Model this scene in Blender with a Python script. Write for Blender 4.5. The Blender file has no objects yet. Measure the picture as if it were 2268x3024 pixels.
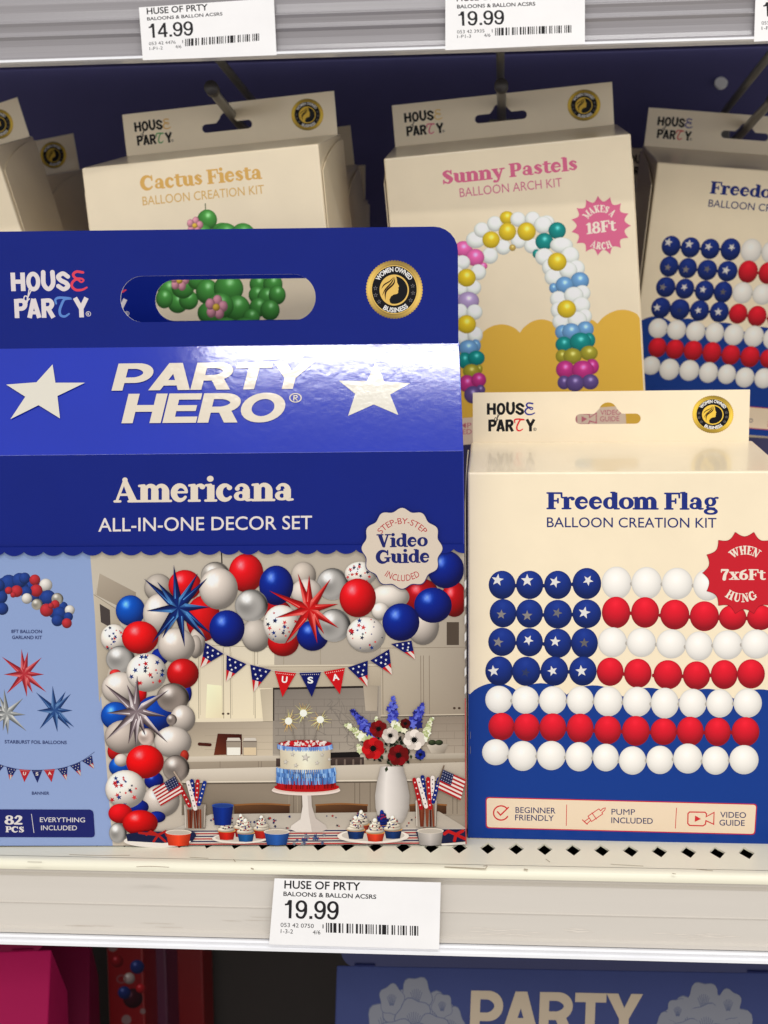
import bpy, bmesh, math, random
import numpy as np
from mathutils import Matrix, Vector, Euler

random.seed(7)
scene = bpy.context.scene
COL = scene.collection

# lamp positions / powers, and the light level each group of printed panels sits in
LAMP_A, LAMP_A_W = (.385, -.445, 1.6), 15
LAMP_B, LAMP_B_W = (0, -3.2, 1.7), 34
AMB = .95
EXPO = .14
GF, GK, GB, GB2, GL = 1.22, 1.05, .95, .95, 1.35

# ------------------------------------------------------------------ camera
# world: camera at the origin, +y into the shelf, +z up, metres
FPX, CX, CY = 4033.0, 1134.0, 1512.0          # focal length in photo pixels
PSI, PHI, RHO = .0866211, -.10914237, .01164508


def rx(a): c, s = math.cos(a), math.sin(a); return np.array([[1, 0, 0], [0, c, -s], [0, s, c]])
def ry(a): c, s = math.cos(a), math.sin(a); return np.array([[c, 0, s], [0, 1, 0], [-s, 0, c]])
def rz(a): c, s = math.cos(a), math.sin(a); return np.array([[c, -s, 0], [s, c, 0], [0, 0, 1]])


RC = rz(PSI) @ rx(PHI) @ ry(RHO)
cam_d = bpy.data.cameras.new('camera')
cam = bpy.data.objects.new('camera', cam_d)
COL.objects.link(cam)
m3 = np.stack([RC[:, 0], RC[:, 2], -RC[:, 1]], 1)
cam.matrix_world = Matrix(m3.tolist()).to_4x4()
cam_d.sensor_fit = 'HORIZONTAL'
cam_d.sensor_width = 36.0
cam_d.lens = 36.0 * FPX / 2268.0
cam_d.clip_start = .01
cam_d.clip_end = 60
cam_d.dof.use_dof = True
cam_d.dof.focus_distance = .70
cam_d.dof.aperture_fstop = 20
scene.camera = cam

# ------------------------------------------------------------------ light
world = bpy.data.worlds.new('World')
scene.world = world
world.use_nodes = True
bg = world.node_tree.nodes['Background']
bg.inputs[0].default_value = (1.0, .95, .9, 1)
bg.inputs[1].default_value = AMB
# the rest of the store: pale walls and shelving all round, a darker floor below
_tc = world.node_tree.nodes.new('ShaderNodeTexCoord'); _sp = world.node_tree.nodes.new('ShaderNodeSeparateXYZ'); _rp = world.node_tree.nodes.new('ShaderNodeValToRGB')
world.node_tree.links.new(_tc.outputs['Generated'], _sp.inputs[0])
_mr = world.node_tree.nodes.new('ShaderNodeMapRange'); _mr.inputs['From Min'].default_value = -1
world.node_tree.links.new(_sp.outputs['Z'], _mr.inputs['Value']); world.node_tree.links.new(_mr.outputs[0], _rp.inputs[0]); world.node_tree.links.new(_rp.outputs[0], bg.inputs[0])
_rp.color_ramp.elements[0].position = .30; _rp.color_ramp.elements[0].color = (.50, .47, .43, 1)
_rp.color_ramp.elements[1].position = .50; _rp.color_ramp.elements[1].color = (1.2, 1.18, 1.15, 1)
_e = _rp.color_ramp.elements.new(.80); _e.color = (.75, .745, .735, 1)


def strip_lamp(name, loc, target, sx, sy, power, col=(1, .99, .97)):
    ld = bpy.data.lights.new(name, 'AREA')
    ld.shape = 'RECTANGLE'; ld.size = sx; ld.size_y = sy
    ld.energy = power; ld.color = col
    o = bpy.data.objects.new(name, ld); COL.objects.link(o)
    o.location = loc
    o.rotation_euler = (Vector(target) - Vector(loc)).to_track_quat('-Z', 'Y').to_euler()
    return o


# store ceiling: two rows of strip lights above the aisle
strip_lamp('ceiling_strip_light', LAMP_A, (LAMP_A[0], LAMP_A[1], -1), 1.5, .05, LAMP_A_W)
strip_lamp('ceiling_strip_light', LAMP_B, (LAMP_B[0], LAMP_B[1] + 1.2, -1), 3.2, .8, LAMP_B_W)

scene.view_settings.view_transform = 'Standard'
scene.view_settings.look = 'None'
scene.view_settings.gamma = 1
scene.view_settings.use_curve_mapping = False
scene.view_settings.exposure = EXPO
scene.cycles.max_bounces = 6
scene.cycles.use_denoising = True

# ------------------------------------------------------------------ helpers
LIN = lambda c: c / 12.92 if c <= .04045 else ((c + .055) / 1.055) ** 2.4
def lin(c): return tuple(LIN(v / 255.0) for v in c[:3])


def ray(px):
    px = np.asarray(px, float).reshape(-1, 2)
    d = np.stack([(px[:, 0] - CX) / FPX, np.ones(len(px)), -(px[:, 1] - CY) / FPX], -1)
    return d @ RC.T


def at(px, depth):
    """photo pixel -> point on the vertical plane y = depth"""
    v = ray(px); return v[0] * (depth / v[0, 1])


def crop(ox, oy, k): return lambda x, y: (ox + k * x, oy + k * y)


FV = crop(0, 0, 1.3671); C1 = crop(0, 0, .6835); C2 = crop(1134, 0, .6835); C3 = crop(0, 650, .8439)
C4 = crop(0, 1300, .8439); C5 = crop(0, 1600, .4294); C6 = crop(650, 1950, .4521); C7 = crop(1300, 1100, .5835)
C8 = crop(1300, 1700, .5835); D1 = crop(0, 2450, .6835); D2 = crop(1134, 2450, .6835); D3 = crop(0, 200, .4219)
D4 = crop(1800, 200, .4522); D5 = crop(1300, 500, .3617); D6 = crop(250, 1600, .4521); D7 = crop(750, 2550, .3617)
D8 = crop(400, 0, .2712); E1 = crop(0, 1050, .4219); E2 = crop(1000, 2780, .7643); ES = crop(1050, 750, .1507)


def catmull(p, n=7, closed=False):
    p = [np.array(q, float) for q in p]
    N = len(p); out = []
    rng = range(N) if closed else range(N - 1)
    for i in rng:
        if closed:
            a, b, c, d = p[i - 1], p[i], p[(i + 1) % N], p[(i + 2) % N]
        else:
            b, c = p[i], p[i + 1]
            a = p[i - 1] if i > 0 else 2 * b - c
            d = p[i + 2] if i + 2 < N else 2 * c - b
        for k in range(n):
            t = k / n
            out.append(.5 * (2 * b + (c - a) * t + (2 * a - 5 * b + 4 * c - d) * t * t + (3 * b - 3 * c + d - a) * t ** 3))
    if not closed: out.append(p[-1])
    return np.array(out)


WMUL = [1.0]                                 # stroke weight while a lettering style is being cut


# a shape = list of (verts (n,2), faces, rel-layer (n,))
def ribbon(pts, closed=False, cap='r', smooth=False):
    """pts: (x, y, width)"""
    p = np.array(pts, float); p[:, 2] *= WMUL[0]
    if smooth: p = catmull(p, 7, closed)
    n = len(p)
    L, Rr = [], []
    for i in range(n):
        a = p[i - 1] if (i > 0 or closed) else p[i]
        b = p[(i + 1) % n] if (i < n - 1 or closed) else p[i]
        t1 = p[i, :2] - a[:2]; t2 = b[:2] - p[i, :2]
        l1, l2 = np.hypot(*t1), np.hypot(*t2)
        t1 = t1 / l1 if l1 > 1e-9 else t2 / max(l2, 1e-9)
        t2 = t2 / l2 if l2 > 1e-9 else t1
        t = t1 + t2; tl = np.hypot(*t)
        t = t / tl if tl > 1e-6 else t1
        m = min(1 / max(np.dot(t, t1), .5), 1.6)
        nn = np.array([-t[1], t[0]]) * p[i, 2] / 2 * m
        L.append(p[i, :2] + nn); Rr.append(p[i, :2] - nn)
    v = []; z = []; f = []
    for i in range(n):
        v += [L[i], Rr[i]]; z += [.02 * i, .02 * i]
    for i in range(n if closed else n - 1):
        j = (i + 1) % n
        if closed and j == 0:
            k = len(v); v += [L[0], Rr[0]]; z += [.02 * n] * 2
            f.append((2 * i, 2 * i + 1, k + 1, k))
        else:
            f.append((2 * i, 2 * i + 1, 2 * j + 1, 2 * j))
    if cap == 'r' and not closed:
        for e, (i, j) in enumerate(((0, 1), (n - 1, n - 2))):
            d = p[i, :2] - p[j, :2]; a0 = math.atan2(d[1], d[0]); r = p[i, 2] / 2
            k = len(v)
            for q in range(9):
                a = a0 - math.pi / 2 + math.pi * q / 8
                v.append(p[i, :2] + r * np.array([math.cos(a), math.sin(a)])); z.append(-.01 if e == 0 else .02 * n + .01)
            f.append(tuple(range(k, k + 9)))
    return (np.array(v), f, np.array(z))


def circ(cx, cy, r, r2=None, n=20):
    r2 = r if r2 is None else r2
    a = np.arange(n) * 2 * math.pi / n
    return (np.stack([cx + r * np.cos(a), cy + r2 * np.sin(a)], -1), [tuple(range(n))], np.zeros(n))


def ring(cx, cy, rx_, ry_, wx, wy, n=28, a0=0):
    a = a0 + np.arange(n) * 2 * math.pi / n
    w = np.abs(np.cos(a)) ** 1.5 * (wx - wy) + wy
    return ribbon(np.stack([cx + rx_ * np.cos(a), cy + ry_ * np.sin(a), w], -1), closed=True)


def arcp(cx, cy, rx_, ry_, a0, a1, w0, w1, n=14, wm=None):
    out = []
    for i in range(n):
        t = i / (n - 1); a = math.radians(a0 + (a1 - a0) * t)
        w = w0 + (w1 - w0) * t
        if wm is not None: w = w + (wm - (w0 + w1) / 2) * math.sin(math.pi * t) ** 1.3
        out.append((cx + rx_ * math.cos(a), cy + ry_ * math.sin(a), w))
    return ribbon(out)


def l(*p, cap='r'): return ribbon(p, cap=cap)
def s(*p): return ribbon(p, smooth=True)
def srf(x0, x1, y=.045, w=.09): return l((x0, y, w), (x1, y, w))


ST = .25                                    # stem width
XH = .75


def serif_glyphs():
    G = {}
    h = ST / 2
    def stem(x, y0, y1, w=ST): return l((x, y0, w), (x, y1, w), cap='b')
    def low(x, a=.07, b=.07): return srf(x - h - a, x + h + b)
    def tl(x, y): return l((x - h - .055, y - .06, .09), (x, y - .045, .10))
    def arch(x0, x1): return [arcp((x0 + x1) / 2, .45, (x1 - x0) / 2, XH - .45 - .07, 165, 0, .10, ST, wm=.16), stem(x1, .05, .46)]
    G['A'] = (.98, [l((.12, .05, .09), (.42, .93, .10), cap='b'), l((.42, .90, .17), (.74, .05, .25), cap='b'), circ(.43, .94, .10), l((.22, .32, .09), (.62, .32, .09)), srf(.05, .25), srf(.57, .93)])
    G['m'] = (1.22, [stem(.20, .05, .68), tl(.20, .74), low(.20, .06, .05)] + arch(.24, .60) + [low(.60, .05, .05)] + arch(.64, 1.0) + [low(1.0, .05, .07)])
    G['n'] = (.84, [stem(.20, .05, .68), tl(.20, .74), low(.20, .06, .05)] + arch(.24, .62) + [low(.62, .05, .07)])
    G['r'] = (.63, [stem(.20, .05, .68), tl(.20, .74), low(.20), arcp(.42, .45, .20, .24, 170, 75, .09, .12), circ(.50, .62, .105)])
    G['i'] = (.45, [stem(.22, .05, .69), tl(.22, .74), low(.22), circ(.20, .95, .125)])
    G['l'] = (.45, [stem(.22, .05, 1.0), tl(.22, 1.05), low(.22)])
    G['e'] = (.72, [arcp(.36, .375, .235, .30, 8, 325, .10, .10, n=24, wm=.22), l((.2, .40, .085), (.6, .40, .085))])
    G['c'] = (.66, [arcp(.36, .375, .235, .30, 55, 320, .10, .10, n=20, wm=.23), circ(.50, .57, .10)])
    G['o'] = (.74, [ring(.37, .375, .245, .30, .22, .10)])
    G['a'] = (.76, [stem(.50, .12, .50), arcp(.33, .49, .18, .19, 10, 160, .20, .10, wm=.12), circ(.17, .53, .09), ring(.30, .22, .17, .145, .16, .09), s((.50, .15, ST), (.55, .06, .12), (.70, .06, .08))])
    G['d'] = (.80, [ring(.34, .375, .22, .30, .21, .10), stem(.57, .06, 1.0), l((.40, 1.0, .09), (.57, 1.0, .09)), srf(.57, .78)])
    G['g'] = (.74, [ring(.33, .47, .19, .22, .18, .09), s((.25, .24, .09), (.17, .16, .10), (.28, .09, .13), (.50, .06, .15)), ring(.35, -.10, .26, .14, .15, .10), s((.48, .62, .09), (.58, .70, .10), (.68, .70, .11))])
    G['u'] = (.84, [stem(.22, .30, .70), l((.06, .70, .09), (.22, .70, .09)), arcp(.41, .28, .19, .20, 180, 350, ST, .10, wm=.14), stem(.60, .06, .70), l((.46, .70, .09), (.60, .70, .09)), srf(.60, .80)])
    G['y'] = (.80, [l((.18, .70, .24), (.44, .08, .20), cap='b'), l((.66, .70, .10), (.44, .08, .12), cap='b'), s((.45, .10, .13), (.34, -.17, .13), (.17, -.20, .12)), circ(.16, -.17, .10), l((.03, .70, .09), (.36, .70, .09)), l((.52, .70, .09), (.80, .70, .09))])
    G['s'] = (.60, [s((.46, .60, .12), (.30, .69, .12), (.16, .56, .19), (.30, .40, .24), (.45, .25, .20), (.34, .08, .12), (.13, .14, .11)), circ(.47, .59, .07), circ(.12, .16, .08)])
    G['t'] = (.55, [stem(.24, .20, .90, .21), arcp(.40, .20, .16, .13, 180, 320, .20, .09), l((.06, .69, .09), (.50, .69, .09))])
    G['x'] = (.80, [l((.20, .68, .22), (.60, .06, .22), cap='b'), l((.62, .68, .09), (.16, .06, .09), cap='b'), l((.05, .70, .09), (.36, .70, .09)), l((.5, .70, .09), (.76, .70, .09)), l((.03, .045, .09), (.32, .045, .09)), l((.44, .045, .09), (.78, .045, .09))])
    S2 = .25
    def cs(x): return stem(x, .05, .95, S2)
    def both(x, a=.06, b=.06): return [srf(x - S2 / 2 - a, x + S2 / 2 + b), srf(x - S2 / 2 - a, x + S2 / 2 + b, .955)]
    G['F'] = (.84, [cs(.26)] + both(.26) + [l((.26, .95, .10), (.76, .95, .10)), l((.76, .93, .09), (.77, .70, .08)), l((.26, .50, .10), (.58, .50, .10)), l((.59, .38, .08), (.59, .63, .08))])
    G['P'] = (.86, [cs(.26)] + both(.26) + [ribbon([(.26, .95, .10)] + [(.50 + .19 * math.cos(a), .70 + .25 * math.sin(a), .10 + .14 * max(0, math.cos(a))) for a in np.linspace(1.5, -1.5, 13)] + [(.26, .45, .10)])])
    G['C'] = (.94, [arcp(.48, .5, .36, .44, 45, 318, .11, .11, n=24, wm=.27), l((.78, .97, .08), (.78, .66, .10))])
    G['G'] = (1.0, [arcp(.48, .5, .36, .44, 45, 318, .11, .11, n=24, wm=.27), l((.78, .97, .08), (.78, .66, .10)), stem(.80, .10, .42, .20), l((.60, .42, .09), (.96, .42, .09))])
    G['S'] = (.74, [s((.58, .80, .11), (.38, .94, .12), (.18, .77, .22), (.36, .54, .28), (.58, .30, .24), (.40, .06, .12), (.14, .18, .11)), l((.60, .96, .08), (.60, .70, .09)), l((.12, .30, .09), (.11, .04, .08))])
    G['V'] = (.96, [l((.22, .93, .25), (.50, .06, .20), cap='b'), l((.76, .93, .10), (.50, .06, .12), cap='b'), circ(.5, .07, .09), l((.02, .955, .09), (.42, .955, .09)), l((.60, .955, .09), (.94, .955, .09))])
    G['1'] = (.52, [stem(.28, .05, .94, .24), s((.28, .94, .12), (.18, .86, .12), (.06, .84, .09)), srf(.06, .50)])
    G['2'] = (.72, [s((.14, .72, .12), (.30, .93, .14), (.54, .82, .24), (.48, .52, .20), (.14, .10, .12)), l((.10, .09, .17), (.62, .09, .17)), circ(.17, .74, .10)])
    G['6'] = (.74, [ring(.37, .31, .23, .25, .22, .11), s((.15, .34, .22), (.22, .70, .20), (.54, .93, .10))])
    G['7'] = (.70, [l((.08, .90, .17), (.62, .90, .17), cap='b'), l((.09, .94, .07), (.08, .70, .07)), s((.58, .88, .16), (.36, .45, .22), (.30, .05, .25))])
    G['8'] = (.76, [ring(.38, .74, .20, .20, .19, .10), ring(.38, .27, .25, .23, .23, .11)])
    # capitals for the badges
    G['M'] = (1.16, [l((.20, .05, .09), (.22, .95, .09)), l((.22, .92, .22), (.56, .10, .18), cap='b'), l((.92, .92, .10), (.58, .10, .10), cap='b'), stem(.94, .05, .95, .22), srf(.05, .36), srf(.76, 1.12), srf(.05, .25, .955), srf(.86, 1.12, .955)])
    G['K'] = (.98, [cs(.26)] + both(.26) + [l((.76, .92, .10), (.36, .45, .10), cap='b'), l((.44, .55, .22), (.78, .06, .24), cap='b'), srf(.60, .86, .955), srf(.60, .96)])
    G['E'] = (.84, [cs(.26)] + both(.26) + [l((.26, .95, .10), (.74, .95, .10)), l((.75, .93, .08), (.75, .72, .08)), l((.26, .50, .10), (.56, .50, .10)), l((.26, .05, .10), (.76, .05, .10)), l((.77, .07, .08), (.77, .30, .08))])
    G['R'] = (.98, G['P'][1] + [l((.46, .45, .22), (.78, .06, .24), cap='b'), srf(.74, .94)])
    G['H'] = (1.04, [cs(.26), cs(.78)] + both(.26, .06, .05) + both(.78, .05, .06) + [l((.26, .5, .10), (.78, .5, .10))])
    G['W'] = (1.36, [l((.20, .93, .24), (.42, .06, .18), cap='b'), l((.66, .93, .10), (.42, .06, .11), cap='b'), l((.66, .93, .24), (.90, .06, .18), cap='b'), l((1.16, .93, .10), (.90, .06, .11), cap='b'), srf(.02, .38, .955), srf(.50, .84, .955), srf(1.02, 1.32, .955)])
    G['N'] = (1.04, [l((.22, .05, .10), (.22, .95, .10)), l((.24, .93, .24), (.80, .06, .24), cap='b'), l((.82, .05, .10), (.82, .95, .10)), srf(.06, .38), srf(.04, .26, .955), srf(.66, .98, .955)])
    G['U'] = (1.0, [stem(.26, .35, .95, .25), arcp(.51, .35, .25, .29, 180, 355, .25, .10, wm=.15), l((.78, .35, .10), (.78, .95, .10)), srf(.05, .46, .955), srf(.64, .94, .955)])
    G['D'] = (.96, [cs(.26)] + both(.26) + [ribbon([(.26, .95, .10)] + [(.46 + .34 * math.cos(a), .5 + .45 * math.sin(a), .10 + .16 * max(0, math.cos(a))) for a in np.linspace(1.5, -1.5, 17)] + [(.26, .05, .10)])])
    G[' '] = (.32, [])
    for k in G: G[k] = (G[k][0] - .035, G[k][1])
    return G


def heavy_glyphs():
    w = .295
    def L(*p): return ribbon(p, cap='b')
    def pg(a, b, c, d, y0=0, y1=1): return (np.array([(a, y0), (b, y0), (d, y1), (c, y1)], float), [(0, 1, 2, 3)], np.zeros(4))
    def bowl(x0, yc, ry_, rx_): return ribbon([(x0, yc + ry_, .20)] + [(x0 + rx_ * .45 + rx_ * .55 * math.cos(a), yc + ry_ * math.sin(a), .20 + .07 * max(0, math.cos(a))) for a in np.linspace(1.5, -1.5, 15)] + [(x0, yc - ry_, .20)], cap='b')
    G = {}
    G['P'] = (1.02, [L((.16, 0, w), (.16, 1, w)), bowl(.2, .64, .26, .68)])
    G['A'] = (1.14, [pg(0, .32, .38, .72), pg(.80, 1.12, .40, .74), L((.24, .27, .2), (.88, .27, .2))])
    G['R'] = (1.10, [L((.16, 0, w), (.16, 1, w)), bowl(.2, .67, .23, .70), pg(.72, 1.08, .44, .78, 0, .50)])
    G['T'] = (1.0, [L((.50, 0, w), (.50, .9, w)), L((.02, .89, .22), (.98, .89, .22))])
    G['Y'] = (1.12, [L((.56, 0, w), (.56, .46, w)), pg(.41, .71, 0, .36, .40, 1), pg(.41, .71, .76, 1.12, .40, 1)])
    G['H'] = (1.1, [L((.16, 0, w), (.16, 1, w)), L((.90, 0, w), (.90, 1, w)), L((.16, .5, .23), (.90, .5, .23))])
    G['E'] = (.94, [L((.16, 0, w), (.16, 1, w)), L((.16, .895, .21), (.88, .895, .21)), L((.16, .5, .2), (.82, .5, .2)), L((.16, .105, .21), (.90, .105, .21))])
    G['O'] = (1.16, [ring(.58, .5, .44, .40, .28, .21)])
    return G


def price_glyphs():
    w = .15
    G = {}
    G['1'] = (.62, [ribbon([(.36, 0, w), (.36, 1, w)], cap='b'), ribbon([(.36, .80, .12), (.08, .74, .10)], cap='b'), ribbon([(.30, .98, .08), (.24, .80, .12)], cap='b')])
    G['4'] = (.66, [ribbon([(.46, 0, w), (.46, 1, w)], cap='b'), ribbon([(.46, .95, .14), (.05, .30, .13)], cap='b'), ribbon([(.02, .28, .13), (.62, .28, .13)], cap='b')])
    G['9'] = (.66, [ring(.31, .68, .225, .265, w, .12), s((.535, .68, w), (.53, .34, w), (.42, .10, .14), (.26, .06, .13), (.13, .13, .13), (.09, .24, .13))])
    G['.'] = (.30, [ribbon([(.07, .08, .16), (.23, .08, .16)], cap='b')])
    return G


PRICE = price_glyphs()
WMUL[0] = 1.10
SERIF = serif_glyphs()
WMUL[0] = 1.0
HEAVY = heavy_glyphs()
_txt = {}


def font_shape(text, off=0.0, italic=0.0):
    """outline of the built-in sans font, x in 0..1 over the line, y in cap heights"""
    key = (text, off)
    if key in _txt: return _txt[key]
    def mesh(body):
        c = bpy.data.curves.new('t', 'FONT'); c.body = body; c.offset = off; c.resolution_u = 4
        o = bpy.data.objects.new('t', c); COL.objects.link(o)
        dg = bpy.context.evaluated_depsgraph_get()
        me = o.evaluated_get(dg).to_mesh()
        v = np.array([q.co[:2] for q in me.vertices]); f = [tuple(p.vertices) for p in me.polygons]
        o.evaluated_get(dg).to_mesh_clear()
        bpy.data.objects.remove(o); bpy.data.curves.remove(c)
        return v, f
    hv, _ = mesh('H')
    cap = hv[:, 1].max() - hv[:, 1].min(); b = hv[:, 1].min()
    v, f = mesh(text)
    x0, x1 = v[:, 0].min(), v[:, 0].max()
    v = np.stack([(v[:, 0] - x0) / (x1 - x0), (v[:, 1] - b) / cap], -1)
    _txt[key] = [(v, f, np.zeros(len(v)))]
    return _txt[key]


def run_shape(text, G, track=0.0):
    out = []; x = 0.0; k = 0
    for ch in text:
        adv, parts = G[ch]
        for (v, f, z) in parts:
            out.append((v + np.array([x, 0]), f, z + .35 * k)); k += 1
        k = k % 12
        x += adv + track
    mn = min(v[:, 0].min() for v, _, _ in out); mx = max(v[:, 0].max() for v, _, _ in out)
    return [(np.stack([(v[:, 0] - mn) / (mx - mn), v[:, 1]], -1), f, z) for v, f, z in out]


EPS = 3e-6


class Art:
    """printing ink on one flat panel: flat coloured polygons, one mesh per part"""
    def __init__(self, P0, N, minv=None, gain=1.0, layer=3.0, tint=(1, 1, 1)):
        self.P0 = np.array(P0, float); N = np.array(N, float); self.N = N / np.linalg.norm(N)
        self.minv = minv; self.gain = gain; self.layer = layer; self.tint = tint
        self.curve = None
        self.clear()

    def clear(self): self.v = []; self.f = []; self.c = []

    def pt(self, px, z):
        d = ray(px)
        t = (self.P0 @ self.N) / (d @ self.N)
        P = d * t[:, None] + self.N * (np.asarray(z) * EPS)[:, None]
        if self.minv is not None: P = P @ self.minv[:3, :3].T + self.minv[:3, 3]
        return P

    def colour(self, c):
        if self.curve:
            L = (c[0] + c[1] + c[2]) / 3.
            if max(c[:3]) - min(c[:3]) < 62: c = [L + (v - L) * .82 for v in c[:3]]
            c = [min(252, max(3, (v - self.curve[0]) * self.curve[1] + self.curve[0])) for v in c[:3]]
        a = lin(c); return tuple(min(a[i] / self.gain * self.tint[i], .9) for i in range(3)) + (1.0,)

    def raw(self, px, faces, cols, z=0):
        z = np.zeros(len(px)) + z
        k = sum(len(a) for a in self.v)
        self.v.append(self.pt(px, self.layer + z))
        self.f += [tuple(i + k for i in f) for f in faces]
        if isinstance(cols, tuple) and not isinstance(cols[0], (tuple, list, np.ndarray)):
            self.c += [self.colour(cols)] * len(px)
        else:
            self.c += [self.colour(c) for c in cols]

    def up(self, n=1): self.layer += n

    def poly(self, px, col, up=.5):
        self.raw(np.array(px, float), [tuple(range(len(px)))], col); self.layer += up

    def quad(self, px, cols, up=1): self.poly(px, cols, up)

    def rect(self, cr, x0, y0, x1, y1, col, up=1): self.poly([cr(x0, y0), cr(x1, y0), cr(x1, y1), cr(x0, y1)], col, up)

    def shapes(self, sh, fn, col, up=.5):
        top = 0
        for v, f, z in sh:
            self.raw(np.array([fn(a, b) for a, b in v]), f, col, z); top = max(top, z.max() if len(z) else 0)
        self.layer += top + up

    def line(self, cr, pts, w, col, smooth=False, cap='r', closed=False, up=.5):
        self.shapes([ribbon([(p[0], p[1], p[2] if len(p) > 2 else w) for p in pts], closed=closed, cap=cap, smooth=smooth)], cr, col, up)

    def text(self, sh, bl, br, upv, col, up=1, arcfn=None):
        """baseline from bl to br (photo px); upv = cap-height vector in px"""
        bl = np.array(bl, float); br = np.array(br, float); upv = np.array(upv, float)
        self.shapes(sh, arcfn or (lambda a, b: bl + (br - bl) * a + upv * b), col, up)

    def arctext(self, sh, cr, cx, cy, r, h, a0, a1, col, ky=1.0, rot=0, up=1):
        """a0 -> a1 in degrees, image space (y down) ; h<0 = letters hang inside"""
        def fn(u, v):
            a = math.radians(a0 + (a1 - a0) * u); q = r + h * v
            return cr(cx + q * math.cos(a), cy - ky * q * math.sin(a))
        self.shapes(sh, fn, col, up)

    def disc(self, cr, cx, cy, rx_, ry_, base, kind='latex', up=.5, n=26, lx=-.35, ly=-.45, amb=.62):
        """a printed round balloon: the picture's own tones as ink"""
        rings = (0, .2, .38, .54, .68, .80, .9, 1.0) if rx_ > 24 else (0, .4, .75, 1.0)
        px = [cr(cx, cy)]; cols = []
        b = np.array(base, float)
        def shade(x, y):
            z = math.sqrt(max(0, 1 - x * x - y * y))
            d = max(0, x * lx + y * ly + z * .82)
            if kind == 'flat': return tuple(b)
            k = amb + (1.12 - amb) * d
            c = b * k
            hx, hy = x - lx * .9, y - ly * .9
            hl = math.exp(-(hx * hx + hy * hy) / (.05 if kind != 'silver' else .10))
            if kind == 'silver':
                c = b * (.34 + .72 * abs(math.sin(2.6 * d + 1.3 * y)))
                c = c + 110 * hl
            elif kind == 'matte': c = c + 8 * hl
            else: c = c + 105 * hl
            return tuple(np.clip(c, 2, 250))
        cols.append(shade(0, 0))
        for r in rings[1:]:
            for i in range(n):
                a = 2 * math.pi * i / n; x, y = r * math.cos(a), r * math.sin(a)
                px.append(cr(cx + x * rx_, cy + y * ry_)); cols.append(shade(x, y))
        f = [(0, 1 + i, 1 + (i + 1) % n) for i in range(n)]
        for k in range(len(rings) - 2):
            o = 1 + k * n
            f += [(o + i, o + n + i, o + n + (i + 1) % n, o + (i + 1) % n) for i in range(n)]
        self.raw(np.array(px), f, cols); self.layer += up

    def star(self, cr, cx, cy, r, col, rot=0, k=.42, up=.5, n=5):
        p = []
        for i in range(2 * n):
            a = math.radians(-90 + rot) + math.pi * i / n; q = r if i % 2 == 0 else r * k
            p.append(cr(cx + q * math.cos(a), cy + q * math.sin(a)))
        self.poly(p, col, up)

    def foil(self, cr, c, tips, w, dark, mid, light):
        for i, t in enumerate(tips):
            d = np.array(t, float) - c; L = np.hypot(*d); n = np.array([-d[1], d[0]]) / L * w
            q = np.array(c) + d * .22
            self.poly([cr(*c), cr(*(q + n)), cr(*t)], [mid, dark, dark], .3)
            self.poly([cr(*c), cr(*(q - n)), cr(*t)], [mid, light if i % 2 else mid, mid], .3)
            e = np.array(c) + d * .8
            self.poly([cr(*(q - n * .35)), cr(*(q - n * .62)), cr(*e)], [light, light, mid], .4)
        self.up(1)

    def build(self, name, parent, mat):
        if not self.v: return None
        me = bpy.data.meshes.new(name)
        V = np.concatenate(self.v)
        me.from_pydata(V.tolist(), [], self.f)
        ca = me.color_attributes.new('Col', 'FLOAT_COLOR', 'POINT')
        ca.data.foreach_set('color', np.array(self.c, dtype=np.float32).ravel())
        me.materials.append(mat)
        # faces towards the panel's outside
        bm = bmesh.new(); bm.from_mesh(me)
        nl = self.N if self.minv is None else self.minv[:3, :3] @ self.N
        bm.normal_update()
        for fc in bm.faces:
            if fc.normal.dot(Vector(nl)) < 0: fc.normal_flip()
        bm.to_mesh(me); bm.free()
        o = bpy.data.objects.new(name, me); COL.objects.link(o)
        o.parent = parent
        self.top = self.layer; self.clear()
        return o

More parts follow.
